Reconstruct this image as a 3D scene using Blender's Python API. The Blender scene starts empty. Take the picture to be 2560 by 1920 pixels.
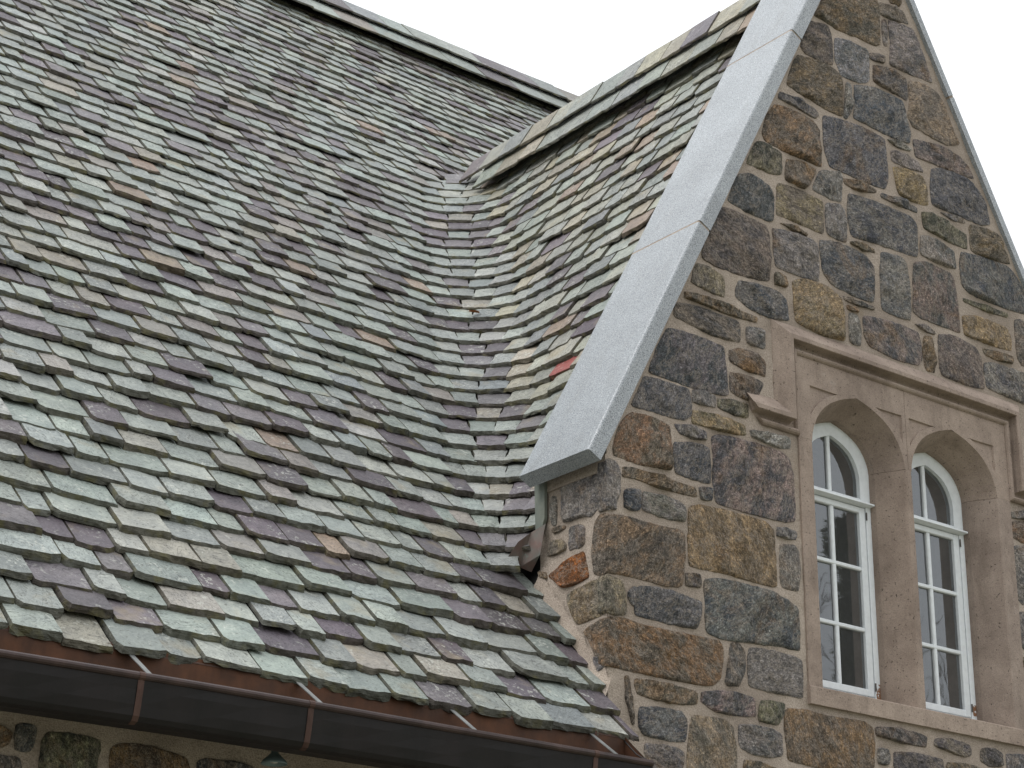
import bpy, math, random
from mathutils import Vector, Matrix, noise
from mathutils.geometry import tessellate_polygon

random.seed(7)
sc = bpy.context.scene
COL = sc.collection
rad = math.radians

# ------------------------------------------------------------------ camera
CAM = Vector((0.0, 0.0, 1.6))
PITCH, YAW, ROLL = rad(21.426), rad(37.515), rad(0.781)
fwd = Vector((math.sin(YAW) * math.cos(PITCH), math.cos(YAW) * math.cos(PITCH), math.sin(PITCH)))
rt0 = Vector((math.cos(YAW), -math.sin(YAW), 0.0))
up0 = rt0.cross(fwd)
RIGHT = math.cos(ROLL) * rt0 + math.sin(ROLL) * up0
UP = -math.sin(ROLL) * rt0 + math.cos(ROLL) * up0
FWD = fwd
cd = bpy.data.cameras.new('camera')
cd.sensor_width = 36.0
cd.lens = 5000.0 / 2560.0 * 36.0
cd.clip_start = 0.05
cd.clip_end = 2000.0
cam = bpy.data.objects.new('camera', cd)
COL.objects.link(cam)
cam.matrix_world = Matrix(((RIGHT.x, UP.x, -FWD.x, CAM.x), (RIGHT.y, UP.y, -FWD.y, CAM.y),
                           (RIGHT.z, UP.z, -FWD.z, CAM.z), (0, 0, 0, 1)))
sc.camera = cam

# ------------------------------------------------------------------ overcast sky, soft sun, exposure
SUN_AZ, SUN_EL = rad(278), rad(50)          # azimuth clockwise from +Y: from the left
world = bpy.data.worlds.new('World')
sc.world = world
world.use_nodes = True
wn, wl = world.node_tree.nodes, world.node_tree.links
wn.clear()
w_out = wn.new('ShaderNodeOutputWorld')
w_bg = wn.new('ShaderNodeBackground')
w_bg.inputs['Strength'].default_value = 0.1
w_sky = wn.new('ShaderNodeTexSky')
w_sky.sky_type = 'NISHITA'
w_sky.sun_disc = False
w_sky.sun_elevation = SUN_EL
w_sky.sun_rotation = SUN_AZ
w_tc = wn.new('ShaderNodeTexCoord')
w_sep = wn.new('ShaderNodeSeparateXYZ')
wl.new(w_tc.outputs['Generated'], w_sep.inputs[0])
w_max = wn.new('ShaderNodeMath'); w_max.operation = 'MAXIMUM'; w_max.inputs[1].default_value = 0.0
wl.new(w_sep.outputs['Z'], w_max.inputs[0])
w_lum = wn.new('ShaderNodeMath'); w_lum.operation = 'MULTIPLY_ADD'      # overcast: brighter towards the zenith
w_lum.inputs[1].default_value = 9.5; w_lum.inputs[2].default_value = 7.0
wl.new(w_max.outputs[0], w_lum.inputs[0])
w_noi = wn.new('ShaderNodeTexNoise'); w_noi.inputs['Scale'].default_value = 2.2; w_noi.inputs['Detail'].default_value = 5
wl.new(w_tc.outputs['Generated'], w_noi.inputs['Vector'])
w_nm = wn.new('ShaderNodeMath'); w_nm.operation = 'MULTIPLY_ADD'
w_nm.inputs[1].default_value = 0.08; w_nm.inputs[2].default_value = 0.96
wl.new(w_noi.outputs['Fac'], w_nm.inputs[0])
w_mul = wn.new('ShaderNodeMath'); w_mul.operation = 'MULTIPLY'
wl.new(w_lum.outputs[0], w_mul.inputs[0]); wl.new(w_nm.outputs[0], w_mul.inputs[1])
w_col = wn.new('ShaderNodeCombineColor')
for i, g in enumerate((0.985, 1.0, 1.03)):
    m = wn.new('ShaderNodeMath'); m.operation = 'MULTIPLY'; m.inputs[1].default_value = g
    wl.new(w_mul.outputs[0], m.inputs[0]); wl.new(m.outputs[0], w_col.inputs[i])
w_mix = wn.new('ShaderNodeMix'); w_mix.data_type = 'RGBA'; w_mix.inputs[0].default_value = 0.94
wl.new(w_sky.outputs[0], w_mix.inputs[6]); wl.new(w_col.outputs[0], w_mix.inputs[7])
wl.new(w_mix.outputs[2], w_bg.inputs['Color'])
wl.new(w_bg.outputs[0], w_out.inputs[0])

sd = bpy.data.lights.new('sun', 'SUN')
sd.energy = 1.4
sd.angle = rad(40)
sd.color = (1.0, 0.98, 0.955)
sun = bpy.data.objects.new('sun', sd)
COL.objects.link(sun)
sdir = Vector((math.sin(SUN_AZ) * math.cos(SUN_EL), math.cos(SUN_AZ) * math.cos(SUN_EL), math.sin(SUN_EL)))
sun.rotation_euler = sdir.to_track_quat('Z', 'Y').to_euler()

vs = sc.view_settings
vs.view_transform = 'Standard'
vs.look = 'None'
vs.gamma = 1.0
vs.exposure = 0.2
vs.use_curve_mapping = False
sc.render.engine = 'CYCLES'
sc.cycles.max_bounces = 6
sc.cycles.diffuse_bounces = 3
sc.cycles.transparent_max_bounces = 8

# ------------------------------------------------------------------ helpers
def lin(c):
    return tuple(((v / 255.0) / 12.92 if v / 255.0 <= 0.04045 else ((v / 255.0 + 0.055) / 1.055) ** 2.4) for v in c)

def project(p):
    d = Vector(p) - CAM
    w = d.dot(FWD)
    return (1280 + 5000 * d.dot(RIGHT) / w, 960 - 5000 * d.dot(UP) / w, w)

def empty(name, parent=None, loc=(0, 0, 0)):
    o = bpy.data.objects.new(name, None)
    o.empty_display_size = 0.2
    COL.objects.link(o)
    o.location = loc
    if parent:
        o.parent = parent
    return o

def tag(o, label=None, category=None, group=None, kind=None):
    if label: o['label'] = label
    if category: o['category'] = category
    if group: o['group'] = group
    if kind: o['kind'] = kind
    return o

def mesh_obj(name, verts, faces, mats, parent=None, midx=None, smooth=False, colors=None, floats=None):
    me = bpy.data.meshes.new(name)
    me.from_pydata([tuple(v) for v in verts], [], faces)
    for m in (mats if isinstance(mats, (list, tuple)) else [mats]):
        me.materials.append(m)
    if midx:
        me.polygons.foreach_set('material_index', midx)
    if smooth:
        me.polygons.foreach_set('use_smooth', [True] * len(me.polygons))
    for k, c in (colors or {}).items():
        a = me.attributes.new(k, 'FLOAT_COLOR', 'POINT')
        if isinstance(c, tuple):
            c = [c] * len(verts)
        flat = []
        for q in c:
            flat += [q[0], q[1], q[2], 1.0]
        a.data.foreach_set('color', flat)
    for k, c in (floats or {}).items():
        a = me.attributes.new(k, 'FLOAT', 'POINT')
        if not isinstance(c, list):
            c = [c] * len(verts)
        a.data.foreach_set('value', c)
    me.update()
    o = bpy.data.objects.new(name, me)
    COL.objects.link(o)
    if parent:
        o.parent = parent
    return o

class MB:
    """collects faces of one mesh"""
    def __init__(self):
        self.v, self.f, self.m = [], [], []
    def add(self, vs, fs, mi=0):
        n = len(self.v)
        self.v += [Vector(p) for p in vs]
        self.f += [tuple(i + n for i in f) for f in fs]
        self.m += [mi] * len(fs)
    def box(self, x0, x1, y0, y1, z0, z1, mi=0):
        vs = [(x, y, z) for z in (z0, z1) for y in (y0, y1) for x in (x0, x1)]
        self.add(vs, [(0, 2, 3, 1), (4, 5, 7, 6), (0, 1, 5, 4), (2, 6, 7, 3), (0, 4, 6, 2), (1, 3, 7, 5)], mi)
    def bbox(self, x0, x1, y0, y1, z0, z1, b=0.003, mi=0):
        """box with chamfered edges"""
        xs, ys, zs = (x0, x1), (y0, y1), (z0, z1)
        vs, idx = [], {}
        for i in (0, 1):
            for j in (0, 1):
                for k in (0, 1):
                    sx, sy, sz = (1, -1)[i] * b, (1, -1)[j] * b, (1, -1)[k] * b
                    for ax in range(3):
                        p = [xs[i] + sx, ys[j] + sy, zs[k] + sz]
                        p[ax] = (xs[i], ys[j], zs[k])[ax]
                        idx[(i, j, k, ax)] = len(vs)
                        vs.append(p)
        F = []
        I = lambda i, j, k, a: idx[(i, j, k, a)]
        for s in (0, 1):
            q = [I(s, 0, 0, 0), I(s, 1, 0, 0), I(s, 1, 1, 0), I(s, 0, 1, 0)]; F.append(q if s else q[::-1])
            q = [I(0, s, 0, 1), I(0, s, 1, 1), I(1, s, 1, 1), I(1, s, 0, 1)]; F.append(q if s else q[::-1])
            q = [I(0, 0, s, 2), I(1, 0, s, 2), I(1, 1, s, 2), I(0, 1, s, 2)]; F.append(q if s else q[::-1])
        for a in (0, 1):
            for c in (0, 1):
                F.append([I(a, c, 0, 0), I(a, c, 0, 1), I(a, c, 1, 1), I(a, c, 1, 0)])
                F.append([I(a, 0, c, 0), I(a, 0, c, 2), I(a, 1, c, 2), I(a, 1, c, 0)])
                F.append([I(0, a, c, 1), I(0, a, c, 2), I(1, a, c, 2), I(1, a, c, 1)])
        for i in (0, 1):
            for j in (0, 1):
                for k in (0, 1):
                    F.append([I(i, j, k, 0), I(i, j, k, 1), I(i, j, k, 2)])
        self.add(vs, F, mi)
    def prism(self, poly, f, closed=True, mi=0):
        """poly: 2-D points; f(p, t) -> 3-D for t = 0 and 1"""
        n = len(poly)
        vs = [f(p, 0) for p in poly] + [f(p, 1) for p in poly]
        fs = [(i, (i + 1) % n, n + (i + 1) % n, n + i) for i in range(n if closed else n - 1)]
        if closed:
            fs += [tuple(range(n))[::-1], tuple(range(n, 2 * n))]
        self.add(vs, fs, mi)
    def tube(self, pts, r, seg=8, mi=0, cap=True):
        rings = []
        rr = r if isinstance(r, (list, tuple)) else [r] * len(pts)
        pts = [Vector(p) for p in pts]
        vs, fs = [], []
        for i, p in enumerate(pts):
            d = (pts[min(i + 1, len(pts) - 1)] - pts[max(i - 1, 0)]).normalized()
            a = d.cross(Vector((0, 0, 1)))
            if a.length < 1e-3: a = d.cross(Vector((1, 0, 0)))
            a.normalize(); b = d.cross(a)
            for k in range(seg):
                t = 2 * math.pi * k / seg
                vs.append(p + rr[i] * (math.cos(t) * a + math.sin(t) * b))
        for i in range(len(pts) - 1):
            for k in range(seg):
                fs.append((i * seg + k, i * seg + (k + 1) % seg, (i + 1) * seg + (k + 1) % seg, (i + 1) * seg + k))
        if cap:
            fs.append(tuple(range(seg))[::-1]); fs.append(tuple(range((len(pts) - 1) * seg, len(pts) * seg)))
        self.add(vs, fs, mi)
    def lathe(self, prof, c, seg=24, mi=0):
        vs, fs = [], []
        for r, z in prof:
            for k in range(seg):
                t = 2 * math.pi * k / seg
                vs.append((c[0] + r * math.cos(t), c[1] + r * math.sin(t), c[2] + z))
        for i in range(len(prof) - 1):
            for k in range(seg):
                fs.append((i * seg + k, i * seg + (k + 1) % seg, (i + 1) * seg + (k + 1) % seg, (i + 1) * seg + k))
        self.add(vs, fs, mi)
    def build(self, name, mats, parent=None, smooth=False, **kw):
        return mesh_obj(name, self.v, self.f, mats, parent, self.m, smooth, **kw)

# ------------------------------------------------------------------ materials
class NT:
    def __init__(self, name):
        self.mat = bpy.data.materials.new(name)
        self.mat.use_nodes = True
        self.t = self.mat.node_tree
        self.n, self.l = self.t.nodes, self.t.links
        self.n.clear()
        self.out = self.n.new('ShaderNodeOutputMaterial')
        self.p = self.n.new('ShaderNodeBsdfPrincipled')
        self.l.new(self.p.outputs[0], self.out.inputs[0])
        self.tc = self.n.new('ShaderNodeTexCoord')
        self.vec = self.tc.outputs['Object']
    def sock(self, node, name, val):
        if hasattr(val, 'is_linked') or hasattr(val, 'links'):
            self.l.new(val, node.inputs[name])
        else:
            node.inputs[name].default_value = val
    def math(self, op, a, b=0.0, c=0.0, clamp=False):
        m = self.n.new('ShaderNodeMath'); m.operation = op; m.use_clamp = clamp
        self.sock(m, 0, a); self.sock(m, 1, b)
        if op == 'MULTIPLY_ADD': self.sock(m, 2, c)
        return m.outputs[0]
    def vmath(self, op, a, b):
        m = self.n.new('ShaderNodeVectorMath'); m.operation = op
        self.sock(m, 0, a); self.sock(m, 1, b)
        return m.outputs[0]
    def attr(self, name, out='Color'):
        a = self.n.new('ShaderNodeAttribute'); a.attribute_name = name
        return a.outputs[out]
    def noise(self, scale, detail=4.0, rough=0.55, vec=None, dist=0.0, out='Fac'):
        m = self.n.new('ShaderNodeTexNoise')
        m.inputs['Scale'].default_value = scale; m.inputs['Detail'].default_value = detail
        m.inputs['Roughness'].default_value = rough; m.inputs['Distortion'].default_value = dist
        self.l.new(vec or self.vec, m.inputs['Vector'])
        return m.outputs[out]
    def ramp(self, fac, stops, interp='LINEAR'):
        r = self.n.new('ShaderNodeValToRGB'); r.color_ramp.interpolation = interp
        e = r.color_ramp.elements
        while len(e) < len(stops): e.new(0.5)
        for i, (p, c) in enumerate(stops):
            e[i].position = p
            e[i].color = (c, c, c, 1) if not isinstance(c, (tuple, list)) else (c[0], c[1], c[2], 1)
        self.l.new(fac, r.inputs[0])
        return r.outputs[0]
    def mix(self, fac, a, b, blend='MIX'):
        m = self.n.new('ShaderNodeMix'); m.data_type = 'RGBA'; m.blend_type = blend
        self.sock(m, 0, fac)
        for i, v in ((6, a), (7, b)):
            if isinstance(v, tuple): v = (v[0], v[1], v[2], 1.0)
            self.sock(m, i, v)
        return m.outputs[2]
    def bump(self, h, strength=0.5, dist=0.01, normal=None):
        b = self.n.new('ShaderNodeBump')
        b.inputs['Strength'].default_value = strength; b.inputs['Distance'].default_value = dist
        self.l.new(h, b.inputs['Height'])
        if normal: self.l.new(normal, b.inputs['Normal'])
        return b.outputs[0]
    def done(self, color=None, rough=0.8, normal=None, metallic=0.0, spec=0.5):
        if color is not None:
            if isinstance(color, tuple): color = (color[0], color[1], color[2], 1.0)
            self.sock(self.p, 'Base Color', color)
        self.sock(self.p, 'Roughness', rough)
        self.sock(self.p, 'Metallic', metallic)
        self.p.inputs['Specular IOR Level'].default_value = spec
        if normal: self.l.new(normal, self.p.inputs['Normal'])
        return self.mat

def seeded(nt):
    c = nt.n.new('ShaderNodeCombineXYZ')
    s = nt.attr('seed', 'Fac')
    nt.l.new(nt.math('MULTIPLY', s, 37.0), c.inputs[0])
    nt.l.new(nt.math('MULTIPLY', s, 91.0), c.inputs[1])
    nt.l.new(nt.math('MULTIPLY', s, 53.0), c.inputs[2])
    return nt.vmath('ADD', nt.vec, c.outputs[0]), s

def mat_slate():
    t = NT('slate'); v, s = seeded(t)
    tint = t.attr('tint')
    cloud = t.noise(11, 5, 0.65, v, 0.6)
    col = t.mix(t.ramp(cloud, [(0.35, 0.0), (0.7, 1.0)]), t.mix(1.0, tint, (0.78, 0.79, 0.80), 'MULTIPLY'),
                t.mix(1.0, tint, (1.16, 1.15, 1.12), 'MULTIPLY'))
    grain = t.noise(85, 4, 0.7, v)
    col = t.mix(1.0, col, t.ramp(grain, [(0.3, 0.78), (0.5, 1.0), (0.7, 1.16)]), 'MULTIPLY')
    # cleaved layers: terraces in a stretched noise
    rot = t.n.new('ShaderNodeVectorRotate'); rot.rotation_type = 'Z_AXIS'
    t.l.new(v, rot.inputs['Vector']); t.l.new(t.math('MULTIPLY', s, 40.0), rot.inputs['Angle'])
    st = t.vmath('MULTIPLY', rot.outputs[0], (1.0, 3.2, 2.0))
    lay = t.noise(4.2, 4.0, 0.62, st, 0.7)
    ter = t.math('FLOOR', t.math('MULTIPLY', lay, 9.0))
    frac = t.math('FRACT', t.math('MULTIPLY', lay, 9.0))
    crack = t.ramp(frac, [(0.0, 0.25), (0.08, 0.75), (0.2, 1.0), (0.9, 1.05), (1.0, 0.9)])
    amt = t.math('LESS_THAN', t.math('FRACT', t.math('MULTIPLY', s, 13.7)), 0.7)
    col = t.mix(amt, col, t.mix(1.0, col, crack, 'MULTIPLY'))
    # lichen: pale flecks, dark dots, ochre stains
    fl = t.noise(46, 3, 0.6, v)
    patch = t.ramp(t.noise(7, 3, 0.5, v), [(0.5, 0.0), (0.64, 1.0)])
    col = t.mix(t.math('MULTIPLY', t.ramp(fl, [(0.55, 0.0), (0.62, 1.0)]), t.math('MULTIPLY', patch, 0.55)), col, lin((196, 198, 188)))
    col = t.mix(t.math('MULTIPLY', t.ramp(t.noise(60, 2, 0.5, v), [(0.3, 1.0), (0.37, 0.0)]), 0.6), col, lin((62, 60, 54)))
    och = t.ramp(t.noise(4.0, 3, 0.6, v), [(0.6, 0.0), (0.75, 0.45)])
    col = t.mix(och, col, lin((150, 136, 104)))
    col = t.mix(1.0, col, t.ramp(t.noise(0.9, 5, 0.65), [(0.3, 0.80), (0.55, 1.0), (0.75, 1.06)]), 'MULTIPLY')
    h = t.math('ADD', t.math('MULTIPLY', ter, 0.32), t.math('MULTIPLY', t.noise(38, 5, 0.6, v), 0.8))
    b = t.bump(h, 0.8, 0.010)
    rough = t.math('MULTIPLY_ADD', fl, 0.3, 0.42)
    return t.done(col, rough, b, spec=0.4)

def mat_slate_edge():
    t = NT('slate_broken_edge'); v, s = seeded(t)
    tint = t.attr('tint')
    base = t.mix(0.65, tint, lin((74, 69, 56)))  # olive dirt, darkened further to deepen the shadows under the tails
    n = t.noise(30, 5, 0.65, v)
    col = t.mix(t.ramp(n, [(0.36, 0.0), (0.66, 1.0)]), t.mix(1.0, base, (0.5, 0.49, 0.46), 'MULTIPLY'), base)
    moss = t.ramp(t.noise(14, 3, 0.5, v), [(0.52, 0.0), (0.68, 0.55)])
    col = t.mix(moss, col, lin((104, 100, 66)))
    lam = t.noise(1.0, 3, 0.7, t.vmath('MULTIPLY', v, (14.0, 90.0, 150.0)))
    return t.done(col, 0.85, t.bump(t.math('ADD', lam, n), 0.9, 0.008), spec=0.25)

def mat_stone():
    t = NT('fieldstone'); v, s = seeded(t)
    a, b2 = t.attr('tint'), t.attr('tint2')
    rot = t.n.new('ShaderNodeVectorRotate'); rot.rotation_type = 'Y_AXIS'
    t.l.new(v, rot.inputs['Vector']); t.l.new(t.math('MULTIPLY', s, 25.0), rot.inputs['Angle'])
    band = t.vmath('MULTIPLY', rot.outputs[0], (1.0, 1.0, 1.55))
    n1 = t.noise(6.5, 8, 0.72, band, 0.35)
    col = t.mix(t.ramp(n1, [(0.42, 0.0), (0.56, 1.0)]), a, b2)
    stain = t.ramp(t.noise(4.2, 6, 0.7, v, 0.8), [(0.53, 0.0), (0.66, 0.6)])
    stain_on = t.math('LESS_THAN', t.math('FRACT', t.math('MULTIPLY', s, 7.3)), 0.45)
    col = t.mix(t.math('MULTIPLY', stain, stain_on), col, lin((128, 102, 72)))
    dark = t.ramp(t.noise(10.0, 7, 0.75, band, 0.3), [(0.36, 0.35), (0.47, 0.0)])
    col = t.mix(dark, col, lin((54, 54, 56)))
    n2 = t.noise(36, 6, 0.78, band, 0.15)
    col = t.mix(1.0, col, t.ramp(n2, [(0.30, 0.30), (0.44, 0.80), (0.54, 1.15), (0.68, 2.2)]), 'MULTIPLY')
    n3 = t.noise(85, 5, 0.75, band, 0.1)
    col = t.mix(1.0, col, t.ramp(n3, [(0.32, 0.38), (0.45, 0.85), (0.55, 1.12), (0.67, 2.1)]), 'MULTIPLY')
    sp = t.noise(170, 3, 0.7, v)
    col = t.mix(1.0, col, t.ramp(sp, [(0.33, 0.5), (0.45, 0.95), (0.6, 1.1), (0.68, 1.9)]), 'MULTIPLY')
    vein = t.math('ABSOLUTE', t.math('SUBTRACT', t.noise(7, 7, 0.75, band, 0.4), 0.52))
    col = t.mix(t.ramp(vein, [(0.0, 0.75), (0.02, 0.0)]), col, lin((176, 164, 150)))
    h = t.math('ADD', t.math('MULTIPLY', t.noise(22, 7, 0.72, band, 0.5), 1.6), t.math('MULTIPLY', sp, 0.35))
    h = t.math('ADD', h, t.math('MULTIPLY', t.noise(60, 5, 0.7, v), 0.9))
    return t.done(col, 0.82, t.bump(h, 1.0, 0.022), spec=0.35)

def mat_mortar():
    t = NT('lime_mortar')
    n = t.noise(2.2, 5, 0.6)
    col = t.mix(t.ramp(n, [(0.35, 0.0), (0.68, 1.0)]), lin((148, 136, 124)), lin((178, 165, 152)))
    g = t.noise(160, 3, 0.7)
    col = t.mix(1.0, col, t.ramp(g, [(0.3, 0.62), (0.48, 0.98), (0.7, 1.35)]), 'MULTIPLY')
    st = t.ramp(t.noise(5, 4, 0.6), [(0.58, 0.0), (0.75, 0.4)])
    col = t.mix(st, col, lin((150, 132, 108)))
    h = t.math('ADD', t.math('MULTIPLY', t.noise(20, 5, 0.65), 1.3), t.math('MULTIPLY', g, 0.45))
    return t.done(col, 0.92, t.bump(h, 0.75, 0.014), spec=0.2)

def mat_granite():
    t = NT('grey_granite')
    g = t.noise(210, 2, 0.6)
    col = t.mix(t.ramp(g, [(0.34, 0.0), (0.47, 0.7), (0.6, 1.0)]), lin((70, 75, 80)), lin((163, 169, 173)))
    w = t.noise(120, 2, 0.5)
    col = t.mix(t.ramp(w, [(0.62, 0.0), (0.7, 0.7)]), col, lin((214, 215, 214)))
    col = t.mix(1.0, col, t.ramp(t.noise(1.9, 6, 0.65, None, 0.5), [(0.3, 0.80), (0.7, 1.08)]), 'MULTIPLY')
    run = t.noise(1.0, 5, 0.65, t.vmath('MULTIPLY', t.vec, (2.2, 9.0, 2.2)))
    col = t.mix(t.ramp(run, [(0.54, 0.0), (0.74, 0.35)]), col, lin((112, 113, 108)))
    return t.done(col, 0.42, t.bump(t.math('ADD', g, t.noise(60, 4, 0.6)), 0.3, 0.004), spec=0.8)

def mat_brownstone():
    t = NT('brown_cast_stone')
    n = t.noise(3.5, 6, 0.65)
    col = t.mix(t.ramp(n, [(0.34, 0.0), (0.66, 1.0)]), lin((128, 115, 105)), lin((157, 143, 131)))
    oi = t.n.new('ShaderNodeObjectInfo')
    col = t.mix(1.0, col, t.ramp(oi.outputs['Random'], [(0.0, (1.0, 1.0, 1.02)), (0.5, (1.12, 1.09, 1.06)), (1.0, (1.2, 1.2, 1.2))]), 'MULTIPLY')
    grime = t.ramp(t.noise(1.0, 6, 0.7, t.vmath('MULTIPLY', t.vec, (9.0, 9.0, 2.4))), [(0.52, 0.0), (0.72, 0.5)])
    col = t.mix(grime, col, lin((104, 92, 82)))
    g = t.noise(190, 3, 0.7)
    col = t.mix(1.0, col, t.ramp(g, [(0.3, 0.6), (0.45, 0.97), (0.6, 1.05), (0.72, 1.35)]), 'MULTIPLY')
    pit = t.ramp(t.noise(75, 2, 0.5), [(0.29, 1.0), (0.34, 0.0)])
    col = t.mix(t.math('MULTIPLY', pit, 0.75), col, lin((58, 50, 42)))
    eff = t.ramp(t.noise(4.2, 5, 0.7, None, 1.0), [(0.66, 0.0), (0.78, 0.45)])
    col = t.mix(eff, col, lin((186, 178, 168)))
    h = t.math('SUBTRACT', t.math('ADD', t.math('MULTIPLY', g, 0.4), t.noise(45, 5, 0.65)), pit)
    return t.done(col, 0.88, t.bump(h, 0.6, 0.006), spec=0.25)

def mat_paint():
    t = NT('white_painted_wood')
    n = t.noise(26, 4, 0.6)
    col = t.mix(1.0, lin((226, 231, 233)), t.ramp(n, [(0.3, 0.9), (0.6, 1.0)]), 'MULTIPLY')
    streak = t.noise(1.0, 4, 0.6, t.vmath('MULTIPLY', t.vec, (160.0, 160.0, 14.0)))
    col = t.mix(t.ramp(streak, [(0.66, 0.0), (0.78, 0.25)]), col, lin((150, 146, 138)))
    sep = t.n.new('ShaderNodeSeparateXYZ'); t.l.new(t.vec, sep.inputs[0])
    low = t.math('LESS_THAN', sep.outputs['Z'], 4.05)       # paint has flaked off the bottom right corners
    r1 = t.math('MULTIPLY', t.math('GREATER_THAN', sep.outputs['X'], 8.012), t.math('LESS_THAN', sep.outputs['X'], 8.06))
    r2 = t.math('GREATER_THAN', sep.outputs['X'], 8.80)
    pk = t.math('MULTIPLY', low, t.math('ADD', r1, r2))
    flake = t.math('MULTIPLY', pk, t.ramp(t.noise(38, 4, 0.6), [(0.46, 0.0), (0.5, 1.0)], 'LINEAR'))
    col = t.mix(flake, col, lin((132, 96, 70)))
    return t.done(col, 0.5, t.bump(t.math('SUBTRACT', t.math('ADD', n, streak), flake), 0.3, 0.003), spec=0.4)

def mat_copper(name, c0, c1, rough=0.5, green=0.0):
    t = NT(name)
    n = t.noise(6, 5, 0.65)
    col = t.mix(t.ramp(n, [(0.35, 0.0), (0.65, 1.0)]), lin(c0), lin(c1))
    st = t.noise(1.0, 4, 0.6, t.vmath('MULTIPLY', t.vec, (14.0, 9.0, 5.0)))
    col = t.mix(1.0, col, t.ramp(st, [(0.3, 0.75), (0.7, 1.2)]), 'MULTIPLY')
    if green:
        gm = t.ramp(t.noise(16, 5, 0.7), [(0.6, 0.0), (0.72, green)])
        col = t.mix(gm, col, lin((118, 150, 138)))
    return t.done(col, t.math('MULTIPLY_ADD', n, 0.25, rough - 0.1), t.bump(t.noise(30, 4, 0.6), 0.12, 0.004), metallic=0.35, spec=0.4)

def mat_glass():
    t = NT('window_glass')
    t.n.remove(t.p)
    tr = t.n.new('ShaderNodeBsdfTransparent'); tr.inputs[0].default_value = (0.86, 0.9, 0.89, 1)
    gl = t.n.new('ShaderNodeBsdfGlossy'); gl.inputs['Roughness'].default_value = 0.012
    gl.inputs['Color'].default_value = (0.93, 0.97, 1.0, 1)
    fr = t.n.new('ShaderNodeFresnel'); fr.inputs[0].default_value = 2.3
    b = t.bump(t.noise(3.0, 2, 0.5), 0.04, 0.02)
    t.l.new(b, gl.inputs['Normal'])
    mx = t.n.new('ShaderNodeMixShader')
    t.l.new(fr.outputs[0], mx.inputs[0]); t.l.new(tr.outputs[0], mx.inputs[1]); t.l.new(gl.outputs[0], mx.inputs[2])
    df = t.n.new('ShaderNodeBsdfDiffuse'); df.inputs[0].default_value = (.42, .43, .43, 1)
    dust_haze = t.n.new('ShaderNodeMixShader')  # dusty film, mixed in as a haze that lightens the dark panes
    t.l.new(t.math('MULTIPLY_ADD', t.noise(5, 5, 0.6), 0.10, 0.05), dust_haze.inputs[0])
    t.l.new(mx.outputs[0], dust_haze.inputs[1]); t.l.new(df.outputs[0], dust_haze.inputs[2])
    t.l.new(dust_haze.outputs[0], t.out.inputs[0])
    return t.mat

def mat_plain(name, c, rough=0.8, metallic=0.0, var=0.15, scale=12):
    t = NT(name)
    n = t.noise(scale, 5, 0.6)
    col = t.mix(1.0, lin(c), t.ramp(n, [(0.3, 1 - var), (0.7, 1 + var)]), 'MULTIPLY')
    return t.done(col, rough, t.bump(n, 0.2, 0.01), metallic=metallic, spec=0.3)

M_SLATE, M_EDGE, M_STONE, M_MORTAR = mat_slate(), mat_slate_edge(), mat_stone(), mat_mortar()
M_GRANITE, M_BROWN, M_PAINT, M_GLASS = mat_granite(), mat_brownstone(), mat_paint(), mat_glass()
M_COPPER = mat_copper('weathered_copper', (22, 20, 19), (29, 25, 24), 0.5)  # dark patina, blackened further for the shade on the down-facing front
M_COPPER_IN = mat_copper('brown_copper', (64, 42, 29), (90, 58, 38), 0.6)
M_BEAD = mat_copper('highlit_copper_bead', (52, 42, 40), (70, 56, 52), 0.4)  # same copper made lighter, the bead's highlight put into its colour
M_SEAM = mat_copper('soldered_copper_seam', (66, 46, 39), (86, 66, 57), 0.55)
M_STRAP = mat_copper('tinned_strap', (108, 110, 108), (136, 138, 136), 0.5)
M_FLASH = mat_copper('patinated_flashing', (98, 104, 98), (136, 86, 76), 0.6, 0.6)
M_DECK = mat_plain('black_deck', (20, 19, 18), 0.9)  # near black, paints in the shade of the gaps under the ridge slates
M_PLASTER = mat_plain('inside_plaster', (150, 148, 140), 0.9)
M_DARKWALL = mat_plain('inside_wall', (150, 146, 142), 0.9)
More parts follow.
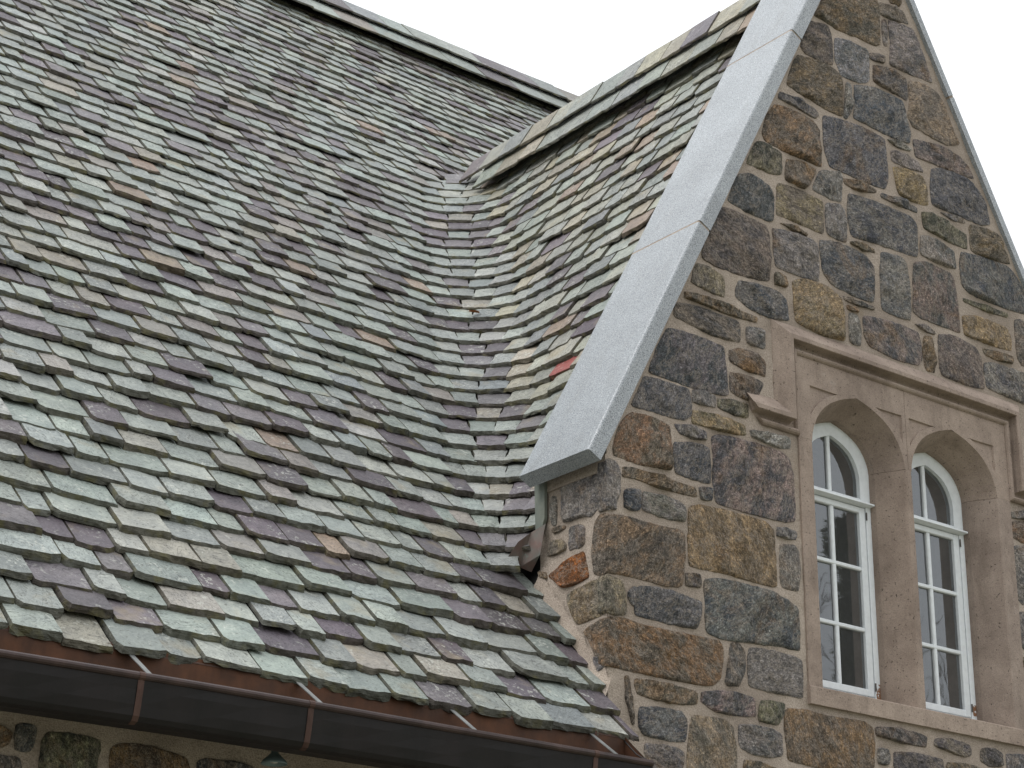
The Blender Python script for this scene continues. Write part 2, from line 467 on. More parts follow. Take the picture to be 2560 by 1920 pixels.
FRONT='''
brn 7.674,8.112 8.128,8.293 8.144,8.271 8.155,8.193 8.143,7.969 8.106,7.942 7.93,7.942 7.784,7.926 7.675,7.942 7.577,7.948 7.625,8.02
brn 8.239,8.365 8.347,8.39 8.355,8.351 8.346,8.315 8.269,8.307
gbr 8.161,8.269 8.326,8.288 8.374,8.288 8.426,8.211 8.259,8.188 8.166,8.183
gry 8.175,8.15 8.217,8.166 8.21,7.981 8.173,7.98
gry 8.235,8.173 8.46,8.191 8.511,8.1 8.539,8.018 8.609,7.869 8.466,7.862 8.22,7.853 8.244,8.008
gbr 7.541,7.89 7.695,7.923 7.718,7.843 7.717,7.662 7.613,7.654 7.495,7.662 7.454,7.69 7.482,7.805
lgr 7.746,7.858 7.87,7.883 8.039,7.88 8.022,7.664 7.941,7.63 7.785,7.617 7.742,7.711
gbr 8.049,7.871 8.177,7.891 8.173,7.845 8.052,7.831
brn 7.417,7.616 7.591,7.646 7.721,7.642 7.779,7.61 7.792,7.563 7.777,7.341 7.658,7.341 7.488,7.367 7.321,7.383 7.358,7.49
gbr 8.072,7.798 8.194,7.816 8.367,7.808 8.359,7.652 8.216,7.672 8.068,7.672
gry 7.821,7.582 7.866,7.59 7.846,7.391 7.81,7.339 7.788,7.344 7.806,7.446
drk 7.894,7.595 8.077,7.64 8.317,7.637 8.335,7.572 8.369,7.432 8.351,7.36 8.167,7.354 7.944,7.364 7.872,7.365 7.897,7.478
tan 8.389,7.798 8.522,7.828 8.651,7.811 8.716,7.734 8.753,7.628 8.827,7.518 8.713,7.47 8.478,7.488 8.397,7.496 8.361,7.545 8.39,7.672
drk 7.26,7.323 7.401,7.327 7.549,7.311 7.573,7.278 7.545,7.246 7.419,7.266 7.253,7.274
rst 7.219,7.22 7.334,7.235 7.522,7.226 7.573,7.184 7.567,7.089 7.579,6.947 7.463,6.946 7.277,6.95 7.135,6.959 7.112,7.008 7.153,7.13
drk 7.611,7.291 7.742,7.311 7.963,7.328 8.13,7.316 8.137,7.196 8.141,7.043 8.102,6.975 7.936,6.967 7.773,6.973 7.644,6.973 7.609,7.087
gry 8.153,7.324 8.28,7.34 8.371,7.332 8.358,7.31 8.231,7.297
gry 8.182,7.255 8.331,7.27 8.411,7.262 8.469,7.202 8.347,7.188 8.187,7.183
pnk 8.395,7.406 8.615,7.437 8.805,7.429 8.897,7.379 8.937,7.307 8.744,7.301 8.53,7.293 8.408,7.287
ylw 8.195,7.151 8.322,7.171 8.46,7.169 8.487,7.086 8.484,6.989 8.385,6.975 8.226,6.976
grn 7.073,6.938 7.154,6.941 7.255,6.926 7.248,6.793 7.186,6.772 6.976,6.767 7.02,6.863
rst 7.295,6.902 7.441,6.922 7.535,6.911 7.476,6.81 7.432,6.762 7.278,6.765
gry 7.566,6.914 7.718,6.955 7.737,6.911 7.727,6.77 7.641,6.764 7.495,6.775 7.519,6.832
rst 7.759,6.931 7.891,6.957 8.034,6.948 8.02,6.919 7.865,6.89 7.768,6.896
drk 8.542,7.252 8.656,7.29 8.863,7.293 8.971,7.244 9.029,7.179 9.054,7.039 8.977,7.009 8.754,7.01 8.526,7.002 8.522,7.123
drk 8.077,6.941 8.246,6.948 8.382,6.94 8.378,6.904 8.242,6.904 8.069,6.909
grn 8.426,6.925 8.497,6.941 8.62,6.933 8.743,6.908 8.821,6.897 8.81,6.795 8.669,6.799 8.439,6.82
gry 8.593,6.977 8.689,6.989 8.823,6.991 8.805,6.967 8.685,6.959
brn 8.862,6.979 9.008,6.995 9.138,6.988 9.177,6.905 9.224,6.819 9.067,6.802 8.85,6.795
gry 8.404,6.764 8.482,6.782 8.695,6.749 8.699,6.63 8.59,6.627 8.392,6.636
drk 8.759,6.763 8.92,6.782 9.197,6.793 9.28,6.736 9.342,6.637 9.377,6.518 9.194,6.503 8.826,6.502 8.751,6.538 8.741,6.66
drk 7.79,6.847 7.994,6.862 8.322,6.863 8.371,6.822 8.359,6.609 8.239,6.601 8.046,6.599 7.799,6.574 7.779,6.694
brn 7.782,6.536 7.869,6.551 7.984,6.547 7.982,6.525 7.895,6.515 7.788,6.521
gry 8.035,6.552 8.22,6.563 8.256,6.54 8.272,6.389 8.261,6.184 8.158,6.177 8.02,6.182
gbr 8.325,6.56 8.419,6.599 8.648,6.587 8.675,6.55 8.69,6.396 8.695,6.219 8.55,6.224 8.339,6.221 8.289,6.252
grn 8.751,6.458 8.885,6.462 9.158,6.469 9.146,6.438 8.944,6.428 8.756,6.432
ylw 8.731,6.34 8.843,6.366 9.13,6.37 9.163,6.311 9.16,6.225 9.015,6.215 8.733,6.213
gbr 9.22,6.446 9.293,6.455 9.4,6.444 9.374,6.173 9.256,6.16 9.214,6.2
brn 8.892,6.172 9.011,6.181 9.172,6.189 9.158,6.14 9.037,6.131 8.911,6.132
gry 8.897,6.079 8.994,6.104 9.249,6.102 9.392,6.096 9.38,5.907 9.224,5.907 9.15,5.91 8.903,5.923 8.894,6.003
gbr 8.501,6.156 8.629,6.182 8.824,6.159 8.864,6.104 8.868,6.03 8.878,5.913 8.76,5.896 8.499,5.903 8.49,6.047
brn 8.367,6.104 8.442,6.124 8.444,6.035 8.442,5.901 8.364,5.901 8.354,6.027
pnk 7.86,6.099 8.033,6.119 8.197,6.123 8.318,6.119 8.333,6.038 8.336,5.958 8.299,5.912 8.123,5.903 7.9,5.924 7.862,5.985
slb 7.742,6.079 7.816,6.083 7.831,6 7.824,5.908 7.741,5.909 7.742,6
rst 7.73,6.127 7.814,6.127 7.818,6.108 7.734,6.104
ylw 7.301,6.153 7.414,6.193 7.589,6.196 7.69,6.153 7.703,6.03 7.694,5.902 7.539,5.891 7.387,5.905 7.318,5.917 7.309,6.03
gry 8.296,6.166 8.379,6.178 8.475,6.16 8.451,6.143 8.347,6.147
drk 6.919,6.683 6.999,6.713 7.147,6.685 7.18,6.623 7.168,6.484 7.127,6.467 6.979,6.472 6.824,6.49 6.855,6.559
tan 7.22,6.721 7.302,6.735 7.487,6.73 7.571,6.723 7.563,6.517 7.475,6.523 7.311,6.528 7.2,6.526
brn 7.223,6.481 7.299,6.488 7.431,6.477 7.435,6.462 7.328,6.461
gry 7.597,6.719 7.71,6.747 7.751,6.723 7.759,6.61 7.748,6.525 7.673,6.522 7.595,6.535
gbr 6.754,6.429 6.841,6.445 7.115,6.428 7.132,6.37 7.135,6.229 7.119,6.1 6.991,6.079 6.866,6.073 6.723,6.077 6.621,6.1 6.662,6.219 6.713,6.342
gry 7.165,6.431 7.307,6.447 7.512,6.445 7.516,6.342 7.508,6.212 7.395,6.203 7.174,6.202 7.169,6.318
drk 7.534,6.468 7.693,6.5 7.895,6.487 7.967,6.443 7.969,6.329 7.949,6.206 7.81,6.203 7.622,6.221 7.553,6.281 7.539,6.381
gbr 7.708,6.178 7.829,6.172 7.957,6.18 7.956,6.159 7.827,6.152 7.711,6.151
brn 7.172,6.166 7.241,6.159 7.248,6.099 7.163,6.094
tan 6.591,6.046 6.685,6.051 6.778,6.025 6.779,5.912 6.718,5.909 6.546,5.928 6.562,5.992
drk 6.893,6.035 7.009,6.053 7.176,6.055 7.244,6.028 7.257,5.904 7.148,5.886 6.983,5.893 6.87,5.93 6.867,5.982
brn 6.503,5.864 6.623,5.868 6.81,5.868 7.02,5.858 7.014,5.826 6.865,5.815 6.64,5.82 6.498,5.825
gbr 6.437,5.779 6.547,5.798 6.714,5.796 6.879,5.797 6.886,5.746 6.879,5.677 6.765,5.662 6.58,5.678 6.417,5.7
gry 6.94,5.783 7.065,5.791 7.07,5.691 6.945,5.687
rst 6.8,5.605 6.877,5.64 6.991,5.64 7.062,5.621 7.063,5.528 6.939,5.53 6.808,5.548
drk 6.371,5.618 6.47,5.627 6.662,5.627 6.763,5.617 6.774,5.517 6.786,5.353 6.68,5.341 6.534,5.333 6.391,5.34 6.238,5.344 6.297,5.48
drk 6.211,5.311 6.306,5.316 6.412,5.316 6.506,5.321 6.524,5.264 6.519,5.178 6.474,5.144 6.401,5.139 6.296,5.14 6.185,5.134 6.124,5.135 6.154,5.2 6.187,5.255
gry 6.539,5.322 6.608,5.33 6.693,5.327 6.694,5.263 6.605,5.257 6.538,5.257
gbr 6.806,5.484 6.912,5.494 7.012,5.494 7.047,5.481 7,5.398 6.942,5.364 6.851,5.372 6.806,5.388
grn 6.717,5.317 6.793,5.328 6.927,5.341 6.923,5.259 6.832,5.256 6.715,5.268
ylw 6.543,5.216 6.672,5.217 6.831,5.22 6.901,5.215 6.902,5.156 6.807,5.148 6.656,5.142 6.528,5.138
gry 6.407,5.104 6.487,5.115 6.621,5.117 6.623,5.068 6.552,5.059 6.446,5.061
rst 6.12,5.093 6.211,5.104 6.315,5.098 6.373,5.08 6.378,4.988 6.381,4.854 6.297,4.851 6.155,4.84 6.017,4.844 6.001,4.881 6.024,4.957 6.063,5.038
drk 6.405,5.004 6.498,5.023 6.598,5.033 6.642,5.027 6.646,4.944 6.643,4.841 6.559,4.841 6.414,4.846 6.403,4.921
pnk 6.661,5.09 6.703,5.115 6.841,5.126 7.017,5.129 7.181,5.123 7.222,5.089 7.243,5.001 7.244,4.893 7.244,4.765 7.168,4.744 7.034,4.743 6.826,4.742 6.683,4.744 6.667,4.849 6.675,4.982
wht 6.942,5.198 7.056,5.208 7.236,5.218 7.226,5.16 7.16,5.145 7.053,5.153 6.947,5.161
brn 6.06,4.798 6.136,4.813 6.232,4.806 6.361,4.803 6.538,4.796 6.547,4.746 6.457,4.742 6.282,4.746 6.135,4.754 6.063,4.748
drk 6.565,4.801 6.645,4.813 6.647,4.754 6.583,4.743
drk 6.078,4.692 6.176,4.703 6.171,4.606 6.102,4.592 6.07,4.595
slb 6.195,4.699 6.294,4.703 6.424,4.699 6.472,4.679 6.467,4.602 6.356,4.594 6.19,4.605
ylw 6.498,4.685 6.565,4.709 6.789,4.718 7.019,4.716 7.083,4.687 7.087,4.569 7.091,4.377 6.957,4.38 6.777,4.387 6.599,4.381 6.494,4.381 6.489,4.521
gbr 6.467,4.336 6.563,4.344 6.561,4.284 6.465,4.276
gry 7.112,4.703 7.25,4.706 7.247,4.66 7.109,4.654
slb 7.127,4.613 7.232,4.625 7.263,4.6 7.251,4.384 7.124,4.391
drk 6.093,4.176 6.131,4.209 6.125,4.112 6.089,4.15
drk 6.151,4.213 6.252,4.228 6.421,4.222 6.567,4.209 6.557,4.148 6.528,4.065 6.375,4.065 6.133,4.068 6.134,4.139
drk 6.588,4.328 6.703,4.353 6.877,4.35 7.045,4.351 7.172,4.324 7.242,4.29 7.239,4.069 7.088,4.072 6.897,4.061 6.714,4.043 6.594,4.063 6.593,4.2
gbr 6.755,4.028 6.817,4.038 6.85,3.997 6.839,3.904 6.809,3.833 6.74,3.818 6.713,3.829 6.737,3.918
slb 6.879,4.03 7.051,4.038 7.254,4.03 7.247,3.825 7.132,3.832 6.871,3.832
brn 6.063,3.762 6.09,3.761 6.104,3.666 6.121,3.543 6.103,3.546 6.071,3.656
brn 6.13,3.76 6.231,3.766 6.482,3.759 6.523,3.751 6.524,3.694 6.416,3.678 6.23,3.679 6.135,3.689
pnk 6.565,3.762 6.675,3.78 6.807,3.788 6.906,3.778 6.915,3.692 6.848,3.68 6.646,3.675 6.595,3.694 6.55,3.712
grn 6.953,3.773 7.041,3.78 7.119,3.782 7.106,3.724 7.062,3.671 6.948,3.672 6.935,3.69
drk 6.152,3.626 6.26,3.639 6.415,3.643 6.446,3.612 6.451,3.575 6.437,3.503 6.337,3.494 6.184,3.499 6.151,3.538
tan 6.491,3.632 6.606,3.639 6.709,3.641 6.754,3.612 6.773,3.509 6.765,3.39 6.724,3.339 6.451,3.329 6.462,3.492 6.48,3.588
gry 6.797,3.632 6.886,3.64 7.04,3.636 7.087,3.623 7.088,3.517 6.993,3.5 6.881,3.504 6.809,3.519 6.797,3.56
rst 7.124,3.758 7.277,3.773 7.407,3.758 7.695,3.772 7.752,3.746 7.759,3.659 7.745,3.537 7.675,3.508 7.483,3.491 7.316,3.496 7.133,3.499 7.117,3.626
gry 6.189,3.461 6.287,3.46 6.386,3.464 6.429,3.446 6.415,3.37 6.346,3.348 6.224,3.347 6.185,3.41
brn 6.826,3.464 6.925,3.467 6.991,3.452 7.058,3.45 7.082,3.405 7.028,3.38 6.823,3.383
gbr 7.782,3.757 7.892,3.768 8.113,3.767 8.173,3.755 8.157,3.698 8.016,3.7 7.778,3.709
gbr 8.245,3.758 8.35,3.768 8.518,3.759 8.522,3.703 8.468,3.689 8.231,3.714
gry 7.788,3.642 7.842,3.646 7.869,3.619 7.856,3.574 7.787,3.568
gbr 7.911,3.645 8.082,3.657 8.287,3.652 8.289,3.577 8.174,3.549 7.903,3.556
gbr 8.613,3.75 8.723,3.764 8.786,3.744 8.778,3.679 8.668,3.665 8.6,3.685
brn 8.327,3.643 8.549,3.65 8.6,3.636 8.584,3.585 8.322,3.587
gry 8.819,3.748 8.955,3.759 9.052,3.749 9.053,3.67 8.928,3.648 8.82,3.663
gry 9.034,5.18 9.137,5.208 9.289,5.219 9.284,5.177 9.141,5.161 9.039,5.147
rst 9.027,5.125 9.128,5.139 9.321,5.151 9.304,5.025 9.112,5.015 9.025,5.031
gry 9.028,4.972 9.109,4.987 9.259,4.99 9.237,4.667 9.065,4.637 9.02,4.668
gry 9.028,4.579 9.098,4.591 9.206,4.583 9.178,4.371 9.07,4.367 9.015,4.396
brn 9.016,4.32 9.171,4.319 9.156,4.126 9.013,4.142
'''
QUOIN='''
gry 5.948,4.813 6.016,4.816 6.038,4.788 6.031,4.687 6.017,4.582 5.946,4.56 | 6.987,4.736 6.988,4.563 7.064,4.587 7.116,4.558 7.178,4.573 7.328,4.574 7.338,4.642 7.344,4.777 7.251,4.766 7.135,4.765
brn 5.946,4.53 6.064,4.548 6.257,4.541 6.455,4.554 6.461,4.441 6.439,4.265 6.32,4.25 6.152,4.258 5.951,4.251 | 6.987,4.532 6.984,4.251 7.037,4.245 7.095,4.264 7.109,4.378 7.089,4.504 7.055,4.542
tan 5.944,4.232 6.028,4.222 6.068,4.159 6.075,4.065 6.002,4.049 5.948,4.054 | 6.992,4.232 6.987,4.055 7.095,4.043 7.222,4.039 7.271,4.12 7.301,4.198 7.153,4.218
rst 5.952,4.026 6.056,4.042 6.158,4.029 6.287,4.021 6.484,4.029 6.686,4.032 6.702,3.984 6.68,3.849 6.631,3.802 6.544,3.793 6.347,3.793 6.154,3.793 6.06,3.793 5.954,3.793 | 6.98,4.022 6.982,3.792 7.025,3.802 7.091,3.873 7.113,3.926 7.177,3.992 7.083,4.013
'''
RETURN='''
gry 7.279,4.533 7.183,4.526 7.169,4.504 7.166,4.43 7.202,4.419 7.279,4.426
tan 7.421,4.499 7.347,4.488 7.313,4.461 7.308,4.431 7.406,4.425 7.455,4.433
rus 7.444,4.327 7.292,4.373 7.173,4.389 7.153,4.322 7.138,4.254 7.232,4.242 7.322,4.241 7.393,4.29
slb 7.423,4.728 7.384,4.718 7.382,4.577 7.42,4.583
brn 7.417,4.563 7.309,4.553 7.318,4.538 7.397,4.535
gry 7.117,3.858 7.054,3.842 7.017,3.796 7.076,3.766 7.109,3.813
brn 7.522,4.364 7.465,4.345 7.454,4.316 7.501,4.333
'''
EAVEWALL='''
drk 3.116,3.144 3.169,3.149 3.195,3.145 3.194,3.09 3.179,3.053 3.123,3.054
grn 3.23,3.1 3.248,3.132 3.313,3.136 3.423,3.136 3.463,3.126 3.469,3.096 3.455,3.034 3.472,2.976 3.388,2.941 3.23,2.947 3.228,3.065
rst 3.521,3.108 3.569,3.13 3.649,3.135 3.783,3.121 3.848,3.109 3.867,3.065 3.86,2.971 3.529,2.962
drk 3.902,3.105 3.954,3.12 4.124,3.118 4.181,3.098 4.195,2.984 3.93,2.979
rst 2.984,3.126 3.046,3.13 3.101,3.112 3.09,3.067 3.055,3.055 2.992,3.058
gry 3.007,3.017 3.059,3.018 3.143,3.019 3.157,2.938 3.017,2.93
'''

# ------------------------------------------------------------------ setting: ground
g = MB()
g.add([(-300, -300, 0), (300, -300, 0), (300, 300, 0), (-300, 300, 0)], [(0, 1, 2, 3)])
tg = NT('lawn_and_paving')
gcol = tg.mix(tg.ramp(tg.noise(0.12, 5, 0.6), [(0.4, 0.0), (0.6, 1.0)]), lin((140, 137, 128)), lin((122, 124, 98)))
gcol = tg.mix(1.0, gcol, tg.ramp(tg.noise(9, 6, 0.7), [(0.3, 0.75), (0.7, 1.2)]), 'MULTIPLY')
tag(g.build('ground', tg.done(gcol, 0.95, tg.bump(tg.noise(14, 6, 0.7), 0.5, 0.03), spec=0.2)), kind='structure')

# ------------------------------------------------------------------ the building
BUILDING = tag(empty('stone_building', None, (6.0, 7.0, 0.0)),
               'stone building with green and purple slate roofs and a gabled stone front', 'building')
def part_empty(name):
    o = empty(name, BUILDING)
    o.matrix_parent_inverse = BUILDING.matrix_world.inverted()
    return o
def attach(o, p):
    o.parent = p
    return o
bpy.context.view_layer.update()
BUILDING.location = (0, 0, 0)      # parts are modelled in place

XC = 5.96                 # corner of the gable front
YF = 7.0                  # mortar face of the fronts
TG, TM = 1.905, 1.171     # rise over run: gable roof, main roof
A_G, A_M = math.atan(TG), math.atan(TM)
EY, EZ = 6.76, 3.42       # tail line of the lowest slates
RIDGE_Z = 11.68
GX, GZ = 8.19, 8.785       # ridge of the gable roof
YB = 7.51                 # back of the parapet
def xg(z): return (z + 6.82) / TG
def ym(z): return EY + (z - EZ) / TM

# --- walls: mortar bodies with a rough face
def rake_top(x):
    return min(1.905 * x - 6.235, 24.06 - 1.849 * x)

def mortar_face(mb, u0, u1, v0, v1, inside, to3, step=0.024):
    nu, nv = int((u1 - u0) / step) + 1, int((v1 - v0) / step) + 1
    idx = {}
    vs, fs = [], []
    def vid(i, j):
        if (i, j) not in idx:
            u, v = u0 + (u1 - u0) * i / nu, v0 + (v1 - v0) * j / nv
            d = noise.noise(Vector((u * 7, v * 7, 3.1))) * 0.005 + noise.noise(Vector((u * 22, v * 22, 9.0))) * 0.0035
            idx[(i, j)] = len(vs)
            vs.append(to3(u, v, d))
        return idx[(i, j)]
    for i in range(nu):
        for j in range(nv):
            u, v = u0 + (u1 - u0) * (i + .5) / nu, v0 + (v1 - v0) * (j + .5) / nv
            if inside(u, v):
                fs.append((vid(i, j), vid(i + 1, j), vid(i + 1, j + 1), vid(i, j + 1)))
    mb.add(vs, fs)

WX0, WX1, WZ0, WZ1 = 7.29, 9.022, 3.806, 5.715
def in_gable(x, z):
    if z > rake_top(x) - (0.12 if x < 8.07 else 0.05): return False
    return not (WX0 + .02 < x < WX1 - .02 and WZ0 + .03 < z < WZ1 - .02)
gw = MB()
mortar_face(gw, XC, 10.3, 2.4, 9.1, in_gable, lambda x, z, d: (x, YF - d, z))
mortar_face(gw, YF, YB, 2.4, 4.86, lambda y, z: True,
            lambda y, z, d: (XC - d * .8, y, z))
# solid core behind the faces, open at the window
for x0, x1, z0, z1 in ((XC + .02, WX0 + .01, 0.0, 4.66), (WX1 - .01, 10.25, 0.0, 4.66), (WX0 + .01, WX1 - .01, 0.0, WZ0 + .04)):
    gw.box(x0, x1, YF + .02, YB - .01, z0, z1)
core = [(6.02, 4.66), (7.27, 4.66), (7.27, 7.45), (6.05, 5.14)]
gw.prism([(XC + .02, 4.64), (WX0 + .01, 4.64), (WX0 + .01, rake_top(WX0) - .12), (XC + .02, rake_top(XC + .02) - .12)], lambda p, t: (p[0], (YF + .02, YB - .01)[t], p[1]))
gw.prism([(WX1 - .01, 4.64), (10.25, 4.64), (10.25, 4.9), (WX1 - .01, rake_top(WX1) - .12)], lambda p, t: (p[0], (YF + .02, YB - .01)[t], p[1]))
gw.prism([(WX0 + .01, WZ1 - .02), (WX1 - .01, WZ1 - .02), (WX1 - .01, rake_top(WX1) - .12), (8.07, 9.0), (WX0 + .01, rake_top(WX0) - .12)], lambda p, t: (p[0], (YF + .02, YB - .01)[t], p[1]))
GABLE_WALL = gw.build('gable_wall', M_MORTAR, BUILDING, smooth=True)

ew = MB()
YE = 7.12                 # the eave wall, set back a little to deepen its shade
mortar_face(ew, 1.2, XC, 2.4, 3.62, lambda x, z: True, lambda x, z, d: (x, YE - d, z))
ew.box(-2.0, 1.2, YE, YE + .4, 0.0, 3.62)
ew.box(1.2, XC, YE + .02, YE + .4, 0.0, 3.62)
EAVE_WALL = ew.build('eave_wall', M_MORTAR, BUILDING, smooth=True)

# --- fieldstones
PAL = {  # two mineral colours of each kind of stone
 'drk': ((72, 75, 80), (104, 101, 99)), 'gry': ((92, 91, 91), (126, 118, 112)), 'lgr': ((126, 124, 121), (94, 94, 95)),
 'gbr': ((112, 99, 86), (84, 81, 79)), 'brn': ((124, 101, 74), (88, 80, 68)), 'rst': ((130, 100, 70), (94, 83, 70)),
 'rus': ((140, 76, 30), (92, 58, 34)), 'tan': ((134, 118, 93), (100, 93, 82)), 'ylw': ((148, 124, 88), (112, 98, 74)),
 'pnk': ((128, 109, 101), (82, 80, 81)), 'grn': ((112, 106, 82), (74, 75, 66)), 'slb': ((124, 118, 111), (108, 103, 95)),
 'wht': ((158, 155, 149), (112, 107, 101))}
ALBEDO = 1.34

def outline(poly, seed, spacing=0.016):
    p = [Vector((a, b)) for a, b in poly]
    for it in range(2):                        # round the corners
        q = []
        for i in range(len(p)):
            a, b = p[i], p[(i + 1) % len(p)]
            c = 0.085 if it == 0 else 0.22
            q += [a.lerp(b, c), a.lerp(b, 1 - c)]
        p = q
    L = [(p[(i + 1) % len(p)] - p[i]).length for i in range(len(p))]
    tot = sum(L)
    n = max(22, min(84, int(tot / spacing)))
    out, i, acc = [], 0, 0.0
    for k in range(n):
        s = tot * k / n
        while acc + L[i] < s:
            acc += L[i]; i += 1
        out.append(p[i].lerp(p[(i + 1) % len(p)], (s - acc) / max(L[i], 1e-6)))
    c = sum(out, Vector((0, 0))) / n
    res = []
    for q in out:
        d = (q - c).normalized()
        j = noise.noise(Vector((q.x * 28, q.y * 28, seed))) * 0.0055 + noise.noise(Vector((q.x * 75, q.y * 75, seed))) * 0.003
        res.append(q + d * (j + 0.007))
    return res, c

FR = [0.0, 0.018, 0.05, 0.10, 0.17, 0.26, 0.37, 0.49, 0.62, 0.76, 0.89]
def stone_patch(vs, fs, poly, to3, h, seed, hold=None):
    """rock-faced patch over a polygon; hold(u) in 0..1 keeps an edge flush (quoins)"""
    rng = random.Random(seed)
    ol, c = outline(poly, seed)
    n = len(ol)
    size = max((q - c).length for q in ol)
    small = min(1.0, size / 0.12)
    g0 = Vector((rng.uniform(-1, 1), rng.uniform(-1, 1))) * 0.07
    base = len(vs)
    vs += [to3(q.x, q.y, -0.05) for q in ol]
    # broad chisel facets
    fac = [(Vector((rng.uniform(-1, 1), rng.uniform(-1, 1))).normalized(), rng.uniform(.1, .6) * size, rng.uniform(.15, .6)) for _ in range(6)]
    for k, f in enumerate(FR):
        for q in ol:
            p = c + (q - c) * (1 - f)
            e = min(1.0, f / 0.10)
            prof = h * (1 - (1 - e) ** 2.0) + 0.002
            w = e * small
            z = prof + w * (g0.dot(p - c) + 0.015 * noise.noise(Vector((p.x * 8, p.y * 8, seed * 1.7)))
                            + 0.016 * (abs(noise.noise(Vector((p.x * 13, p.y * 13, seed * 2.3)))) - .25)
                            + 0.008 * noise.noise(Vector((p.x * 24, p.y * 24, seed * 2.9)))
                            + 0.0045 * noise.noise(Vector((p.x * 47, p.y * 47, seed * 3.1))))
            for d, o, sl in fac:
                z -= w * sl * max(0.0, (p - c).dot(d) - o)
            if hold:
                z = z * hold(p.x) + (1 - hold(p.x)) * 0.012
            vs.append(to3(p.x, p.y, max(z, 0.004 + .004 * e)))
    R = len(FR)
    for k in range(R):
        a, b = base + k * n, base + (k + 1) * n
        for i in range(n):
            j = (i + 1) % n
            fs.append((a + i, a + j, b + j, b + i))
    last = base + R * n
    zc = h + small * (0.010 * noise.noise(Vector((c.x * 8, c.y * 8, seed * 1.7))))
    vs.append(to3(c.x, c.y, zc))
    for i in range(n):
        fs.append((last + i, last + (i + 1) % n, len(vs) - 1))

def jit(c, rng, s=0.10):
    k = 1 + rng.uniform(-s, s)
    g = 0.3 * c[0] + 0.6 * c[1] + 0.1 * c[2]
    c = tuple(v + (g - v) * 0.20 for v in c)
    return tuple(max(0.004, v * k * (1 + rng.uniform(-.04, .04)) * ALBEDO) for v in lin(c))

def parse(txt):
    for l in txt.strip().splitlines():
        kind, rest = l.split(' ', 1)
        yield kind, [[tuple(float(v) for v in w.split(',')) for w in part.split()] for part in rest.split(' | ')]

def finish_stone(vs, fs, kind, seed, parent):
    rng = random.Random(seed * 3 + 1)
    a, b = PAL[kind]
    return mesh_obj('stone', vs, fs, M_STONE, parent, None, True,
                    {'tint': jit(a, rng), 'tint2': jit(b, rng)}, {'seed': rng.random()})

sid = 0
to_front = lambda u, v, d: Vector((u, YF - d, v))
to_eave = lambda u, v, d: Vector((u, YE - d, v))
to_return = lambda u, v, d: Vector((XC - d, u, v))
for kind, (poly,) in parse(FRONT):
    sid += 1
    vs, fs = [], []
    h = random.Random(sid).uniform(0.012, 0.026) * (0.5 if kind == 'slb' else 1)
    stone_patch(vs, fs, poly, to_front, h, sid)
    finish_stone(vs, fs, kind, sid, GABLE_WALL)
for kind, (pf, pr) in parse(QUOIN):
    sid += 1
    vs, fs = [], []
    x0 = XC - 0.012
    pf = [((x0 if a < XC + .015 else a), b) for a, b in pf]
    stone_patch(vs, fs, pf, to_front, 0.02, sid, lambda u: min(1.0, max(0.0, (u - XC) / 0.06)))
    n0 = len(vs)
    y0 = YF - 0.014
    pr = [((y0 if a < YF + .01 else a), b) for a, b in pr]
    stone_patch(vs, fs, pr[::-1] if False else pr, to_return, 0.016, sid + 500, lambda u: min(1.0, max(0.0, (u - YF) / 0.06)))
    finish_stone(vs, fs, kind, sid, GABLE_WALL)
for kind, (poly,) in parse(RETURN):
    sid += 1
    vs, fs = [], []
    stone_patch(vs, fs, poly, to_return, 0.014, sid)
    finish_stone(vs, fs, kind, sid, GABLE_WALL)
for kind, (poly,) in parse(EAVEWALL):
    sid += 1
    vs, fs = [], []
    stone_patch(vs, fs, poly, to_eave, 0.018, sid)
    finish_stone(vs, fs, kind, sid, EAVE_WALL)
# coursed rubble just beyond the picture, right of and below the traced stones
kinds = ['drk', 'gry', 'gbr', 'brn', 'tan', 'pnk', 'gry', 'drk', 'rst']
def rubble(u0, u1, v0, v1, ok, parent, to3=None):
    global sid
    z = v0
    while z < v1:
        hh = random.choice((0.09, 0.14, 0.19, 0.24))
        x = u0 + random.uniform(0, .1)
        while x < u1:
            w = random.uniform(0.12, 0.42)
            if ok(x, z) and ok(x + w, z) and ok(x, z + hh) and ok(x + w, z + hh):
                sid += 1
                j = lambda: random.uniform(-.012, .012)
                vs, fs = [], []
                stone_patch(vs, fs, [(x + j(), z + j()), (x + w + j(), z + j()), (x + w + j(), z + hh + j()), (x + j(), z + hh + j())], to3 or to_front, .02, sid)
                finish_stone(vs, fs, random.choice(kinds), sid, parent)
            x += w + 0.03
        z += hh + 0.03
rubble(9.35, 10.15, 3.0, 7.4, lambda x, z: z < rake_top(x) - .14 and x < 10.15, GABLE_WALL)
rubble(6.0, 10.0, 2.55, 3.24, lambda x, z: z < 3.24 - max(0, 7.2 - x) * .02 and x < 10.15, GABLE_WALL)
rubble(1.3, 2.9, 2.6, 3.1, lambda x, z: x < 2.9, EAVE_WALL, to_eave)
rubble(2.9, 5.8, 2.5, 2.92, lambda x, z: z < 2.92, EAVE_WALL, to_eave)

